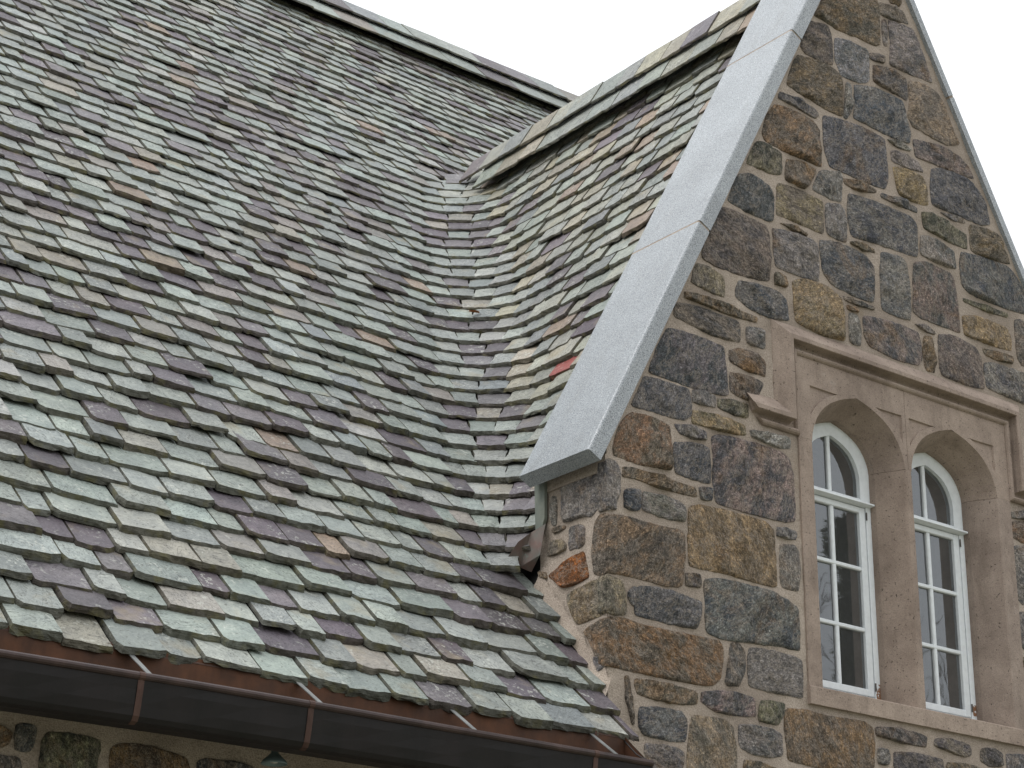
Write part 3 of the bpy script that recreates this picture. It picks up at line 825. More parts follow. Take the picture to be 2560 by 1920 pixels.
# mortar smeared where the main roof meets the return of the parapet
fl = MB()
vs, fs = [], []
for i in range(40):
    y = 6.975 + .54 * i / 39
    zr_ = EZ + (y - EY) * TM
    a = .5 + .5 * noise.noise(Vector((i * .35, 2, 1)))
    b_ = .5 + .5 * noise.noise(Vector((i * .45, 7, 4)))
    for q in range(6):
        t = q / 5
        vs.append((XC - .004 - (.012 + .035 * a) * (1 - t) ** 1.6 - .006 * noise.noise(Vector((i * .8, q * .9, 3))), y, zr_ - .03 + (.06 + .07 * b_) * t))
for i in range(39):
    for q in range(5):
        fs.append((i * 6 + q, i * 6 + q + 1, (i + 1) * 6 + q + 1, (i + 1) * 6 + q))
fl.add(vs, fs)
fl.build('mortar_fillet', M_MORTAR, GABLE_WALL, smooth=True)

# --- granite coping on the rakes
def coping(org, dirx, s_list, ang, th=.088, yf=6.95):
    u = Vector((dirx * math.cos(ang), 0, math.sin(ang)))
    n = Vector((-dirx * math.sin(ang), 0, math.cos(ang)))
    prof = [(yf + .002, -th), (yf, -.012), (yf + .004, -.004), (yf + .012, 0.0), (7.488, 0.0), (7.496, -.004), (7.5, -.012), (7.5, -th)]
    for i in range(len(s_list) - 1):
        a, b = s_list[i] + (.0075 if i else 0), s_list[i + 1] - .0075
        m = MB()
        m.prism(prof if dirx < 0 else prof[::-1], lambda p, t: org + u * (a, b)[t] + n * p[1] + Vector((0, p[0], 0)))
        m.build('coping_stone', M_GRANITE, BUILDING)
        if i:
            m = MB()
            pj = [(yf + .005, -th + .003), (yf + .006, -.010), (yf + .015, -.003), (7.49, -.003), (7.495, -th + .003)]
            m.prism(pj if dirx < 0 else pj[::-1], lambda p, t: org + u * (s_list[i] + (-.0085, .0085)[t]) + n * (p[1] + .0025) + Vector((0, p[0], 0)))
            m.build('mortar_joint', M_MORTAR, BUILDING)
coping(Vector((5.805, 0, 1.905 * 5.805 - 6.235)), 1, [0, 1.64, 3.29, 4.86], A_G)
aR = math.atan(1.849)
xr = 10.33
coping(Vector((xr, 0, 24.06 - 1.849 * xr)), -1, [0, 1.63, 3.26, 4.78], aR, .055, 6.972)
bed = MB()      # mortar bed under the foot of the coping
bed.box(XC - .012, XC + .12, YF - .004, 7.47, 4.76, 4.842)
bed.build('mortar_bed', M_MORTAR, GABLE_WALL)

# --- slates
SL = []     # every slate: verts, faces, material indices, tint, seed, roof, weight
MAINP = [((160, 170, 162), .34), ((148, 156, 149), .24), ((168, 172, 163), .12), ((108, 99, 106), .17), ((126, 119, 124), .07),
         ((142, 150, 150), .04), ((160, 155, 142), .04), ((158, 136, 118), .012), ((148, 142, 135), .06)]
GABP = [((170, 171, 156), .28), ((160, 167, 157), .26), ((174, 166, 144), .15), ((128, 119, 124), .12), ((162, 142, 122), .05), ((148, 153, 149), .16)]
def pick(p):
    r = random.random() * sum(w for _, w in p)
    for c, w in p:
        r -= w
        if r <= 0: return c
    return p[0][0]

def add_slate(P, T, U, w, e, roof, tint, n0=0.0, calm=1.0, alpha=None, flare=0.0, thick=None, length=None, weight=None):
    T = T.normalized(); U = U.normalized(); N = T.cross(U)
    rnd = random.uniform
    t = thick or min(.046, max(.014, random.gauss(STEP + .003, .007)))
    if alpha is None: alpha = STEP / e
    Lh = length or 1.7 * e
    n0 += rnd(-.008, .014) * calm
    skew, roll = rnd(-.04, .04) * calm, rnd(-.03, .03) * calm
    hw = w / 2
    k = 7
    tail = []
    cl, cr = (rnd(.008, .036) if random.random() < .6 else rnd(0, .008)), (rnd(.004, .024) if random.random() < .35 else rnd(0, .008))
    if calm < .5: cl, cr = cl * .25, cr * .25
    ph = rnd(0, 50)
    for i in range(k):
        a = -hw + w * i / (k - 1)
        b = .013 * noise.noise(Vector((a * 15, ph, 0))) + .008 * noise.noise(Vector((a * 55, ph, 4))) + skew * a
        if i == 0: b += cl
        if i == k - 1: b += cr
        tail.append((a, b))
    if cl > .012: tail[1] = (tail[1][0] - w * .06, tail[1][1])
    o = tail + [(hw + rnd(-.003, .002), e * .55), (hw + flare, Lh), (-hw - flare, Lh), (-hw + rnd(-.002, .003), e * .55)]
    n = len(o)
    vs = []
    top = lambda a, b: n0 - alpha * b + roll * a
    for a, b in o: vs.append((a, b, top(a, b) - .0015 + rnd(-.0012, .0012)))
    for i, (a, b) in enumerate(o):      # broken arris, bulging edge, undercut foot
        s = 1 if i < k else .4
        vs.append((a * (1 + .02 * s) + (.003 if a > 0 else -.003), b - s * rnd(.004, .013), top(a, b) - t * rnd(.35, .6)))
    for i, (a, b) in enumerate(o):
        s = 1 if i < k else .3
        vs.append((a * (1 + .015 * s) + (.004 if a > 0 else -.004), b + s * rnd(-.021, -.006), top(a, b) - t))
    # two centre points so that the face is not dead flat
    vs.append((-w * .22, e * .42, top(-w * .22, e * .42) + rnd(-.0015, .002)))
    vs.append((w * .22, e * .42, top(w * .22, e * .42) + rnd(-.0015, .002)))
    cL, cR = 3 * n, 3 * n + 1
    fs, mi = [], []
    half = (k - 1) // 2
    ring = list(range(n))
    left = [n - 2, n - 1] + list(range(0, half + 1))
    right = list(range(half, k)) + [k, k + 1]
    for a, b in zip(left[:-1], left[1:]): fs.append((a, b, cL)); mi.append(0)
    for a, b in zip(right[:-1], right[1:]): fs.append((a, b, cR)); mi.append(0)
    fs.append((cL, half, cR)); mi.append(0)
    fs.append((k + 1, k + 2, cL, cR)); mi.append(0)
    for r in (0, 1):
        for i in ring:
            j = (i + 1) % n
            fs.append((r * n + i, (r + 1) * n + i, (r + 1) * n + j, r * n + j)); mi.append(1)
    fs.append(tuple(range(3 * n - 1, 2 * n - 1, -1))); mi.append(1)
    W = [P + T * a + U * b + N * c for a, b, c in vs]
    if weight is None:
        q = [project(P + T * a + U * b) for a, b in ((-hw, 0), (hw, 0), (hw, e), (-hw, e))]
        ar = abs(sum(q[i][0] * q[(i + 1) % 4][1] - q[(i + 1) % 4][0] * q[i][1] for i in range(4))) / 2
        cx, cy = sum(p[0] for p in q) / 4, sum(p[1] for p in q) / 4
        weight = ar if (0 < cx < 2560 and 0 < cy < 1920) else 0
        if P.x > XC and P.z < 4.3: weight = 0
    gr = .3 * tint[0] + .6 * tint[1] + .1 * tint[2]
    c = lin(tuple(v + (gr - v) * (.2 if tint[0] - tint[1] < 50 else 0) for v in tint))
    f = 1 + rnd(-.13, .13)
    SL.append((W, fs, mi, tuple(v * f * (1 + rnd(-.03, .03)) * SLATE_ALB for v in c), random.random(), roof, weight))

SLATE_ALB = 0.77
DZ = 0.133
STEP = 0.03               # graduated: thick slates at the eaves, thinner towards the ridge
ROWS = int((RIDGE_Z - EZ) / DZ)
prev = []
for k in range(ROWS):
    z = EZ + k * DZ
    X, Ym = xg(z), ym(z)
    R = .44 if z < 8.2 else max(.26, .44 - (z - 8.2) * .3)
    if z < 5.2: R = .28 + .16 * max(0, (z - 4.3) / .9)
    STEP = max(.019, .0305 - .0027 * (z - EZ))
    xl = 2.85 + (z - 3.4) * .275 - 0.75
    if z < 4.34:
        s0, s1 = xl - (X - R), (XC - .012) - (X - R)
        has_gable = False
    elif z < GZ - .10:
        has_gable = True
        s0 = xl - (X - R)
        ylim = 7.465 if X < 5.925 else YB + .012
        if Ym - R < ylim:
            s1 = R * math.acos(max(-1, min(1, (ylim - Ym + R) / R)))
        else:
            s1 = R * math.pi / 2 + (Ym - R - ylim)
    else:
        has_gable = False
        s0, s1 = xl - (X - R), 12.3 - (X - R)
    arc = R * math.pi / 2
    s = s0 - random.uniform(0, .2)
    joints = []
    while s < s1 - .03:
        in_arc = has_gable and -.12 < s < arc - .02
        w = (random.uniform(.085, .115) if z < 5.1 else random.uniform(.115, .165)) if in_arc else min(.32, max(.12, random.gauss(.212 if z < 5.5 else .195, .042)))
        for _ in range(6):
            xx = (X - R) + s + w
            if in_arc or not any(abs(xx - q) < .035 for q in prev): break
            w = random.uniform(.13, .27)
        if s + w > s1: w = s1 - s
        if s1 - (s + w) < .05: w = s1 - s
        if w > .34: w *= .5
        sm = s + w / 2
        if not has_gable or sm <= 0:
            P, n, T = Vector((X - R + sm, Ym, z)), (0, 1), Vector((1, 0, 0))
        elif sm <= arc:
            th = sm / R
            P, n, T = Vector((X - R + R * math.sin(th), Ym - R + R * math.cos(th), z)), (math.sin(th), math.cos(th)), Vector((math.cos(th), -math.sin(th), 0))
        else:
            P, n, T = Vector((X, Ym - R - (sm - arc), z)), (1, 0), Vector((0, -1, 0))
        run = n[0] / TG + n[1] / TM
        U = Vector((n[0] * run, n[1] * run, 1))
        e = DZ * math.sqrt(1 + run * run)
        gab = has_gable and sm > arc * .5
        col = pick(GABP if gab and sm > arc * .7 else MAINP)
        P = P + U.normalized() * (random.gauss(0, .003 if in_arc else (.008 if z < 5.5 else .006)) + .012 * noise.noise(Vector((P.x * .9, P.y * .9, k * 3.3))))
        add_slate(P, T, U, w + (.014 if in_arc else -random.uniform(.008, .018)), e, 'gable' if gab else 'main', col,
                  flare=(.3 * w * 1.7 * e / R if in_arc else 0.0), n0=(.004 if in_arc else 0), calm=.4 if in_arc else max(.6, 1.0 - .09 * max(0, z - 5)))
        joints.append((X - R) + s + w)
        s += w
    prev = joints

U_M = Vector((0, 1 / TM, 1)).normalized(); N_M = Vector((1, 0, 0)).cross(U_M)

# saddle ridges: two lifted courses of comb slates on each ridge
def ridge(P0, T, Ua, Ub, length, roof, pal, dl, du, w0, w1, gap=(0, 0)):
    for side, U in ((0, Ua), (1, Ub)):
        Tt = T if side == 0 else -T
        N = Tt.cross(U.normalized())
        for tier, (d, off) in enumerate(((dl, .080), (du, .103))):
            if side == 1 and tier == 0: continue
            s = gap[tier] - .05
            while s < length:
                w = random.uniform(w0, w1)
                c = P0 + T * (s + w / 2) - U.normalized() * d + N * off
                RIDGES.append(len(SL))
                add_slate(c, Tt, U, w - .006, .2, roof, pick(pal), alpha=.05, thick=.015, calm=.45, length=(dl - du) * 1.25 if tier == 0 else d - .005)
                s += w
RIDGES = []
U_G = Vector((1 / TG, 0, 1)).normalized()
ridge(Vector((GX, 11.05, GZ + .01)), Vector((0, -1, 0)), U_G, Vector((-1 / TG, 0, 1)), 3.5, 'gable', GABP, .45, .25, .2, .3, (.27, .0))
ridge(Vector((3.9, ym(RIDGE_Z), RIDGE_Z + .01)), Vector((1, 0, 0)), U_M, Vector((0, -1 / TM, 1)), 8.3, 'main', MAINP, .68, .36, .3, .42)

# decks under the slates
def on_main(x, z, off): return Vector((x, ym(z), z)) + N_M * off
N_G = Vector((0, -1, 0)).cross(U_G)
def on_gable(z, y, off): return Vector((xg(z), y, z)) + N_G * off
D = -.088
md = MB()
md.add([on_main(-2, EZ + .03, D), on_main(XC - .01, EZ + .03, D), on_main(XC - .01, 4.53, D), on_main(GX, GZ, D), on_main(12.6, GZ, D),
        on_main(12.6, RIDGE_Z + .02, D), on_main(-2, RIDGE_Z + .02, D)], [(0, 1, 2, 3, 6), (3, 4, 5, 6)])
yr = ym(RIDGE_Z)
md.add([(-2, yr + .05, RIDGE_Z - .07), (12.6, yr + .05, RIDGE_Z - .07), (12.6, yr + 7, RIDGE_Z - 8.2), (-2, yr + 7, RIDGE_Z - 8.2)], [(0, 1, 2, 3)])
# comb board under the ridge slates, set back so that their tails overhang it
md.add([on_main(2.5, RIDGE_Z - .30, .05), on_main(12.5, RIDGE_Z - .30, .05), on_main(12.5, RIDGE_Z - .30, -.06), on_main(2.5, RIDGE_Z - .30, -.06),
        on_main(12.5, RIDGE_Z + .02, .05), on_main(2.5, RIDGE_Z + .02, .05)], [(0, 1, 2, 3), (0, 1, 4, 5)])
MAIN_ROOF = md.build('main_roof', M_DECK, BUILDING)
gd = MB()
zb = 4.34
gd.add([on_gable(zb, YB, D), on_gable(GZ, YB, D), on_gable(GZ, ym(GZ) + .2, D), on_gable(zb, ym(zb) + .1, D)], [(0, 1, 2, 3)])
gd.add([(GX, YB, GZ - .1), (GX, ym(GZ), GZ - .1), (GX + 2.2, ym(GZ), GZ - .1 - 2.2 * TG), (GX + 2.2, YB, GZ - .1 - 2.2 * TG)], [(0, 1, 2, 3)])
gd.add([on_gable(GZ - .12, YB, .05), on_gable(GZ - .12, 10.9, .05), on_gable(GZ - .12, 10.9, -.06), on_gable(GZ - .12, YB, -.06),
        on_gable(GZ + .02, 10.9, .05), on_gable(GZ + .02, YB, .05)], [(0, 1, 2, 3), (0, 1, 4, 5)])
# inner face of the parapet above the gable roof
gd.add([(XC + .03, YB + .002, 4.3), (GX, YB + .002, 4.3), (GX, YB + .002, 9.0), (XC + .03, YB + .002, 4.93)], [(0, 1, 2, 3)])
GABLE_ROOF = gd.build('gable_roof', M_DECK, BUILDING)

SPECIAL = {}
# the one brick-red slate and the dark purple one beside the coping
for spot, c in (((1425, 895), (150, 78, 72)), ((1478, 800), (92, 82, 90))):
    best = min((i for i in range(len(SL)) if SL[i][5] == 'gable' and i not in set(RIDGES)),
               key=lambda i: math.hypot(project(SL[i][0][-1])[0] - spot[0], project(SL[i][0][-1])[1] - spot[1]))
    q = SL[best]
    SL[best] = (q[0], q[1], q[2], lin(c), q[4], q[5], 1e6)
    SPECIAL[best] = 'brick red slate beside the coping' if c[0] > 140 else 'dark purple slate beside the coping'

ridge_set = set(RIDGES)
rest = {'main': [], 'gable': []}
order = sorted((i for i in range(len(SL)) if i not in ridge_set), key=lambda i: -SL[i][6])
single = set(order[:300])
ridge_vis = set(i for i in RIDGES if SL[i][6] > 0)
for i, (W, fs, mi, tint, seed, roof, wt) in enumerate(SL):
    par = MAIN_ROOF if roof == 'main' else GABLE_ROOF
    if i in single:
        o = mesh_obj('slate', W, fs, [M_SLATE, M_EDGE], par, mi, False, {'tint': tint}, {'seed': seed})
        if i in SPECIAL: o['label'] = SPECIAL[i]
    elif i in ridge_vis:
        mesh_obj('ridge_slate', W, fs, [M_SLATE, M_EDGE], par, mi, False, {'tint': tint}, {'seed': seed})
    else:
        rest[roof].append(i)
for roof, ids in rest.items():
    V, F, MI, TI, SE = [], [], [], [], []
    for i in ids:
        W, fs, mi, tint, seed, _, _ = SL[i]
        n = len(V)
        V += W; F += [tuple(a + n for a in f) for f in fs]; MI += mi
        TI += [tint] * len(W); SE += [seed] * len(W)
    o = mesh_obj('slate_courses', V, F, [M_SLATE, M_EDGE], MAIN_ROOF if roof == 'main' else GABLE_ROOF, MI, False, {'tint': TI}, {'seed': SE})
    o['kind'] = 'stuff'
print('slates', len(SL), 'ridge', len(RIDGES), 'rest', {k: len(v) for k, v in rest.items()})

# --- flashing between the parapet and the valley
f1 = MB()
f1.prism([(7.53, 4.86), (7.445, 4.84), (7.442, 4.62), (7.468, 4.562), (7.515, 4.56)], lambda p, t: (XC - (.012, .03)[t] - .02 * (7.5 - p[0]), p[0], p[1]))
f1.build('flashing', mat_copper('lead_flashing', (104, 112, 106), (132, 136, 126), .7), BUILDING)
f2 = MB()
f2.add([(5.935, 7.44, 4.59), (5.918, 7.43, 4.55), (5.918, 7.462, 4.43), (5.93, 7.545, 4.362), (5.88, 7.575, 4.385), (5.80, 7.585, 4.41), (5.84, 7.54, 4.50), (5.90, 7.51, 4.555)],
       [(0, 1, 2, 7), (2, 3, 4, 7), (4, 5, 6, 7)])
f2.build('flashing', mat_copper('red_patina_flashing', (112, 84, 78), (104, 110, 104), .6, .5), BUILDING)

# --- gutter
GXE = 5.875
gprof = [(6.785, 3.425), (6.785, 3.135), (6.765, 3.112), (6.735, 3.103), (6.655, 3.103), (6.632, 3.112), (6.62, 3.13), (6.612, 3.17), (6.604, 3.225), (6.600, 3.265)]
gm = MB()
inner = [(y + (.004 if i > 5 else (-.004 if i < 2 else 0)), z + (.004 if 2 <= i <= 6 else 0)) for i, (y, z) in enumerate(gprof)]
def sag(x): return -.006 * max(0, (x - 5.2)) + .003 * math.sin(x * 2.1)
xs = [-1.0 + i * (GXE + 1.0) / 44 for i in range(45)]
def strip(prof, flip, mi):
    vs, fs = [], []
    n = len(prof)
    for x in xs:
        vs += [(x, y + .0015 * math.sin(x * 9 + z * 40), z + sag(x)) for y, z in prof]
    for i in range(len(xs) - 1):
        for j in range(n - 1):
            f = (i * n + j, i * n + j + 1, (i + 1) * n + j + 1, (i + 1) * n + j)
            fs.append(f[::-1] if flip else f)
    gm.add(vs, fs, mi)
strip(gprof, False, 0)
strip(inner, True, 1)
gm.tube([(x, 6.603, 3.276 + sag(x)) for x in xs], .016, 12, 2)
gm.add([(GXE, y, z + sag(GXE)) for y, z in gprof], [tuple(range(len(gprof)))], 0)
gm.add([(GXE - .004, y, z + sag(GXE)) for y, z in inner], [tuple(range(len(inner)))[::-1]], 1)
gm.tube([(GXE, 6.603, 3.276 + sag(GXE)), (GXE, 6.70, 3.33 + sag(GXE)), (GXE, 6.785, 3.40)], .006, 6)
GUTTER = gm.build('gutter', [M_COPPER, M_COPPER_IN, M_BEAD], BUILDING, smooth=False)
for x in (1.14, 1.89, 2.64, 3.39, 4.142, 4.9, 5.67):
    m = MB()
    a, b, w = Vector((x, 6.77, 3.402)), Vector((x + .004, 6.604, 3.291 + sag(x))), .011
    m.add([a + Vector((-w, 0, 0)), a + Vector((w, 0, 0)), b + Vector((w, 0, 0)), b + Vector((-w, 0, 0)),
           a + Vector((-w, .0, -.004)), a + Vector((w, 0, -.004)), b + Vector((w, 0, -.004)), b + Vector((-w, 0, -.004))],
          [(0, 3, 2, 1), (4, 5, 6, 7), (0, 1, 5, 4), (3, 7, 6, 2), (0, 4, 7, 3), (1, 2, 6, 5)])
    m.build('strap', M_STRAP, GUTTER)
for x in (1.85, 3.36, 4.10, 5.55):
    m = MB()
    vs, fs = [], []
    sp = [(y - .0025, z) for y, z in gprof[3:]]
    for xx in (x - .013, x - .004, x + .004, x + .013):
        vs += [(xx, y - (.002 if abs(xx - x) < .006 else 0), z + sag(xx)) for y, z in sp]
    n = len(sp)
    for i in range(3):
        for j in range(n - 1):
            fs.append((i * n + j, i * n + j + 1, (i + 1) * n + j + 1, (i + 1) * n + j))
    m.add(vs, fs)
    m.tube([(x - .012, 6.603, 3.276 + sag(x)), (x + .012, 6.603, 3.276 + sag(x))], .0175, 12)
    m.build('seam', M_SEAM, GUTTER)
# drip edge under the slates
m = MB()
m.add([(-1, 6.780, 3.412), (XC - .02, 6.780, 3.412), (XC - .02, 6.80, 3.44), (-1, 6.80, 3.44), (-1, 6.780, 3.407), (XC - .02, 6.780, 3.407)], [(0, 1, 2, 3), (4, 5, 1, 0)])
m.build('drip_edge', M_SEAM, GUTTER)
# unseen board from gutter to wall, added to darken the wall below
m = MB()
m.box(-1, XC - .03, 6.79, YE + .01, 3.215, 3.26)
m.build('shade_board', mat_plain('dark_board', (60, 50, 42), .9), BUILDING)

# ------------------------------------------------------------------ window: dressed surround
SUR = part_empty('window_surround')
YS = 6.988
Z0, ZS = 3.945, 5.24          # top of sill at the frame, springing
CXS = (7.757, 8.541)
WO, WI = 0.366, 0.290         # half width at the face and at the frame
YM_, YI = 7.15, 7.27
TAB = [(1, 0), (.985, .13), (.945, .27), (.88, .42), (.80, .545), (.70, .66), (.58, .755), (.44, .835), (.30, .90), (.15, .955), (0, 1)]
def arch(cx, w, zs, h):
    L = [(cx - u * w, zs + v * h) for u, v in TAB]
    Rr = [(cx + u * w, zs + v * h) for u, v in TAB[::-1][1:]]
    return L + Rr
def jamb(name, plan, z0, z1, parent=SUR):
    m = MB()
    m.prism(plan, lambda p, t: (p[0], p[1], (z0, z1)[t]))
    return m.build(name, M_BROWN, parent)
# plan outlines run counter-clockwise seen from above
jamb('jamb', [(7.29, YI), (7.29, YS + .003), (7.293, YS), (7.386, YS), (7.393, YS + .004), (7.467, YM_), (7.467, YI)], 3.90, ZS - .002)
jamb('jamb', [(8.831, YI), (8.831, YM_), (8.905, YS + .004), (8.912, YS), (9.019, YS), (9.022, YS + .003), (9.022, YI)], 3.90, ZS - .002)
jamb('mullion', [(8.047, YI), (8.047, YM_), (8.118, YS + .012), (8.127, YS + .001), (8.136, YS - .002), (8.162, YS - .002), (8.171, YS + .001), (8.18, YS + .012), (8.251, YM_), (8.251, YI)], 3.90, ZS - .002)
# sill with a weathered top
m = MB()
m.prism([(YS - .012, WZ0), (YS - .012, 3.895), (YS - .008, 3.900), (YS + .02, 3.908), (7.22, 3.962), (YI, 3.965), (YI, WZ0)], lambda p, t: ((7.285, 9.35)[t], p[0], p[1]))
m.build('sill', M_BROWN, SUR)
# lintels, each cut to an arch with sunk spandrels
def lintel(x0, x1, cx, top=WZ1):
    ao = arch(cx, WO, ZS, .332)
    ai = arch(cx, WI, ZS, .248)
    out = [(x0, ZS)] + ao + [(x1, ZS), (x1, top), (x0, top)]
    def spandrel(sgn):
        xe = (x0 + .10 if sgn < 0 else x1 - (.028 if cx < 8 else .115))
        if sgn < 0 and cx > 8: xe = x0 + .028
        pts = [(xe, 5.558), (cx + sgn * .145, 5.556)]
        for u, v in TAB[::-1][3:]:
            x, z = cx + sgn * u * (WO + .035), ZS + .332 * v + .030
            if (x - xe) * sgn < 0 and z < 5.552 and z > 5.36: pts.append((x, z))
        pts.append((xe, pts[-1][1] - .02))
        return pts
    sp = [spandrel(-1), spandrel(1)]
    def orient(p, ccw):
        a = sum(p[i][0] * p[(i + 1) % len(p)][1] - p[(i + 1) % len(p)][0] * p[i][1] for i in range(len(p)))
        return p if (a > 0) == ccw else p[::-1]
    out = orient(out, True)
    sp = [orient(s, True) for s in sp]
    m = MB()
    loops = [out] + [s[::-1] for s in sp]
    tris = tessellate_polygon([[Vector((x, z, 0)) for x, z in l] for l in loops])
    flat = [p for l in loops for p in l]
    m.add([(x, YS, z) for x, z in flat], [tuple(t) for t in tris])
    for s in sp:                                # sunk panels
        n = len(s)
        c = (sum(p[0] for p in s) / n, sum(p[1] for p in s) / n)
        m.add([(x, YS, z) for x, z in s] + [(x + (c[0] - x) * .06, YS + .011, z + (c[1] - z) * .06) for x, z in s],
              [(i, (i + 1) % n, n + (i + 1) % n, n + i) for i in range(n)] + [tuple(range(n, 2 * n))])
    n = len(ao)                                 # splayed soffit, then the square reveal
    m.add([(x, YS, z) for x, z in ao] + [(x, YM_, z) for x, z in ai] + [(x, YI, z) for x, z in ai],
          [(i, i + 1, n + i + 1, n + i) for i in range(n - 1)] + [(n + i, n + i + 1, 2 * n + i + 1, 2 * n + i) for i in range(n - 1)])
    for a, b in (((x0, ZS), (x0, top)), ((x0, top), (x1, top)), ((x1, top), (x1, ZS))):
        m.add([(a[0], YS, a[1]), (b[0], YS, b[1]), (b[0], YI, b[1]), (a[0], YI, a[1])], [(0, 1, 2, 3)])
    # underside at the springing, either side of the arch
    for a, b, c in ((x0, cx - WO, cx - WI), (x1, cx + WO, cx + WI)):
        m.add([(a, YS, ZS), (b, YS, ZS), (c, YM_, ZS), (c, YI, ZS), (a, YI, ZS)], [(0, 1, 2, 3, 4)])
    m.build('lintel', M_BROWN, SUR)
lintel(7.29, 8.1475, CXS[0])
lintel(8.1505, 9.022, CXS[1])
# hood mould with returned label stops
hp = [(-.004, -.012), (-.004, .008), (.003, .018), (.012, .023), (.021, .021), (.026, .012), (.028, -.002), (.034, -.006), (.050, -.006), (.056, .002), (.059, .026), (.058, .050), (.061, .055), (.084, .055), (.088, .052), (.165, -.006), (.165, -.012)]
def hood_points(u, v):
    """mould line at distance u outside the surround and v in front of the wall, along its whole path"""
    y = YS + .004 - v
    zb_ = 5.25
    L = [(6.915 + max(0, .088 - u) * 1.15, y, zb_ + u), (WX0 - u, y, zb_ + u), (WX0 - u, y, WZ1 + u)]
    Rr = [(WX1 + u, y, WZ1 + u), (WX1 + u, y, zb_ + u), (2 * 8.156 - 6.915 - max(0, .088 - u) * 1.15, y, zb_ + u)]
    return L + Rr
m = MB()
rows = [hood_points(u, v) for u, v in hp]
n = len(rows[0])
vs = [p for r in rows for p in r]
fs = []
for i in range(len(rows) - 1):
    for j in range(n - 1):
        fs.append((i * n + j, i * n + j + 1, (i + 1) * n + j + 1, (i + 1) * n + j)[::-1])
fs.append(tuple(i * n for i in range(len(rows)))); fs.append(tuple(i * n + n - 1 for i in range(len(rows)))[::-1])
m.add(vs, fs)
m.build('hood_mould', M_BROWN, SUR)
# tight mortar joints of the dressed stones
m = MB()
m.box(8.146, 8.152, YS + .0025, YS + .03, ZS + .02, WZ1 - .004)
m.build('mortar_joint', M_MORTAR, SUR)
for a, b in ((7.292, 7.384), (8.913, 9.02), (8.128, 8.17)):
    m = MB(); m.box(a, b, YS + .001, YS + .02, ZS - .004, ZS + .003); m.build('mortar_joint', M_MORTAR, SUR)

# ------------------------------------------------------------------ the two lights
def ring_band(mb, outer, inn, y0, y1):
    n = len(outer)
    vs = [(x, y0, z) for x, z in outer] + [(x, y0, z) for x, z in inn] + [(x, y1, z) for x, z in outer] + [(x, y1, z) for x, z in inn]
    fs = []
    for i in range(n - 1):
        fs += [(i, i + 1, n + i + 1, n + i), (n + i, n + i + 1, 3 * n + i + 1, 3 * n + i), (i + 1, i, 2 * n + i, 2 * n + i + 1)]
    mb.add(vs, fs)

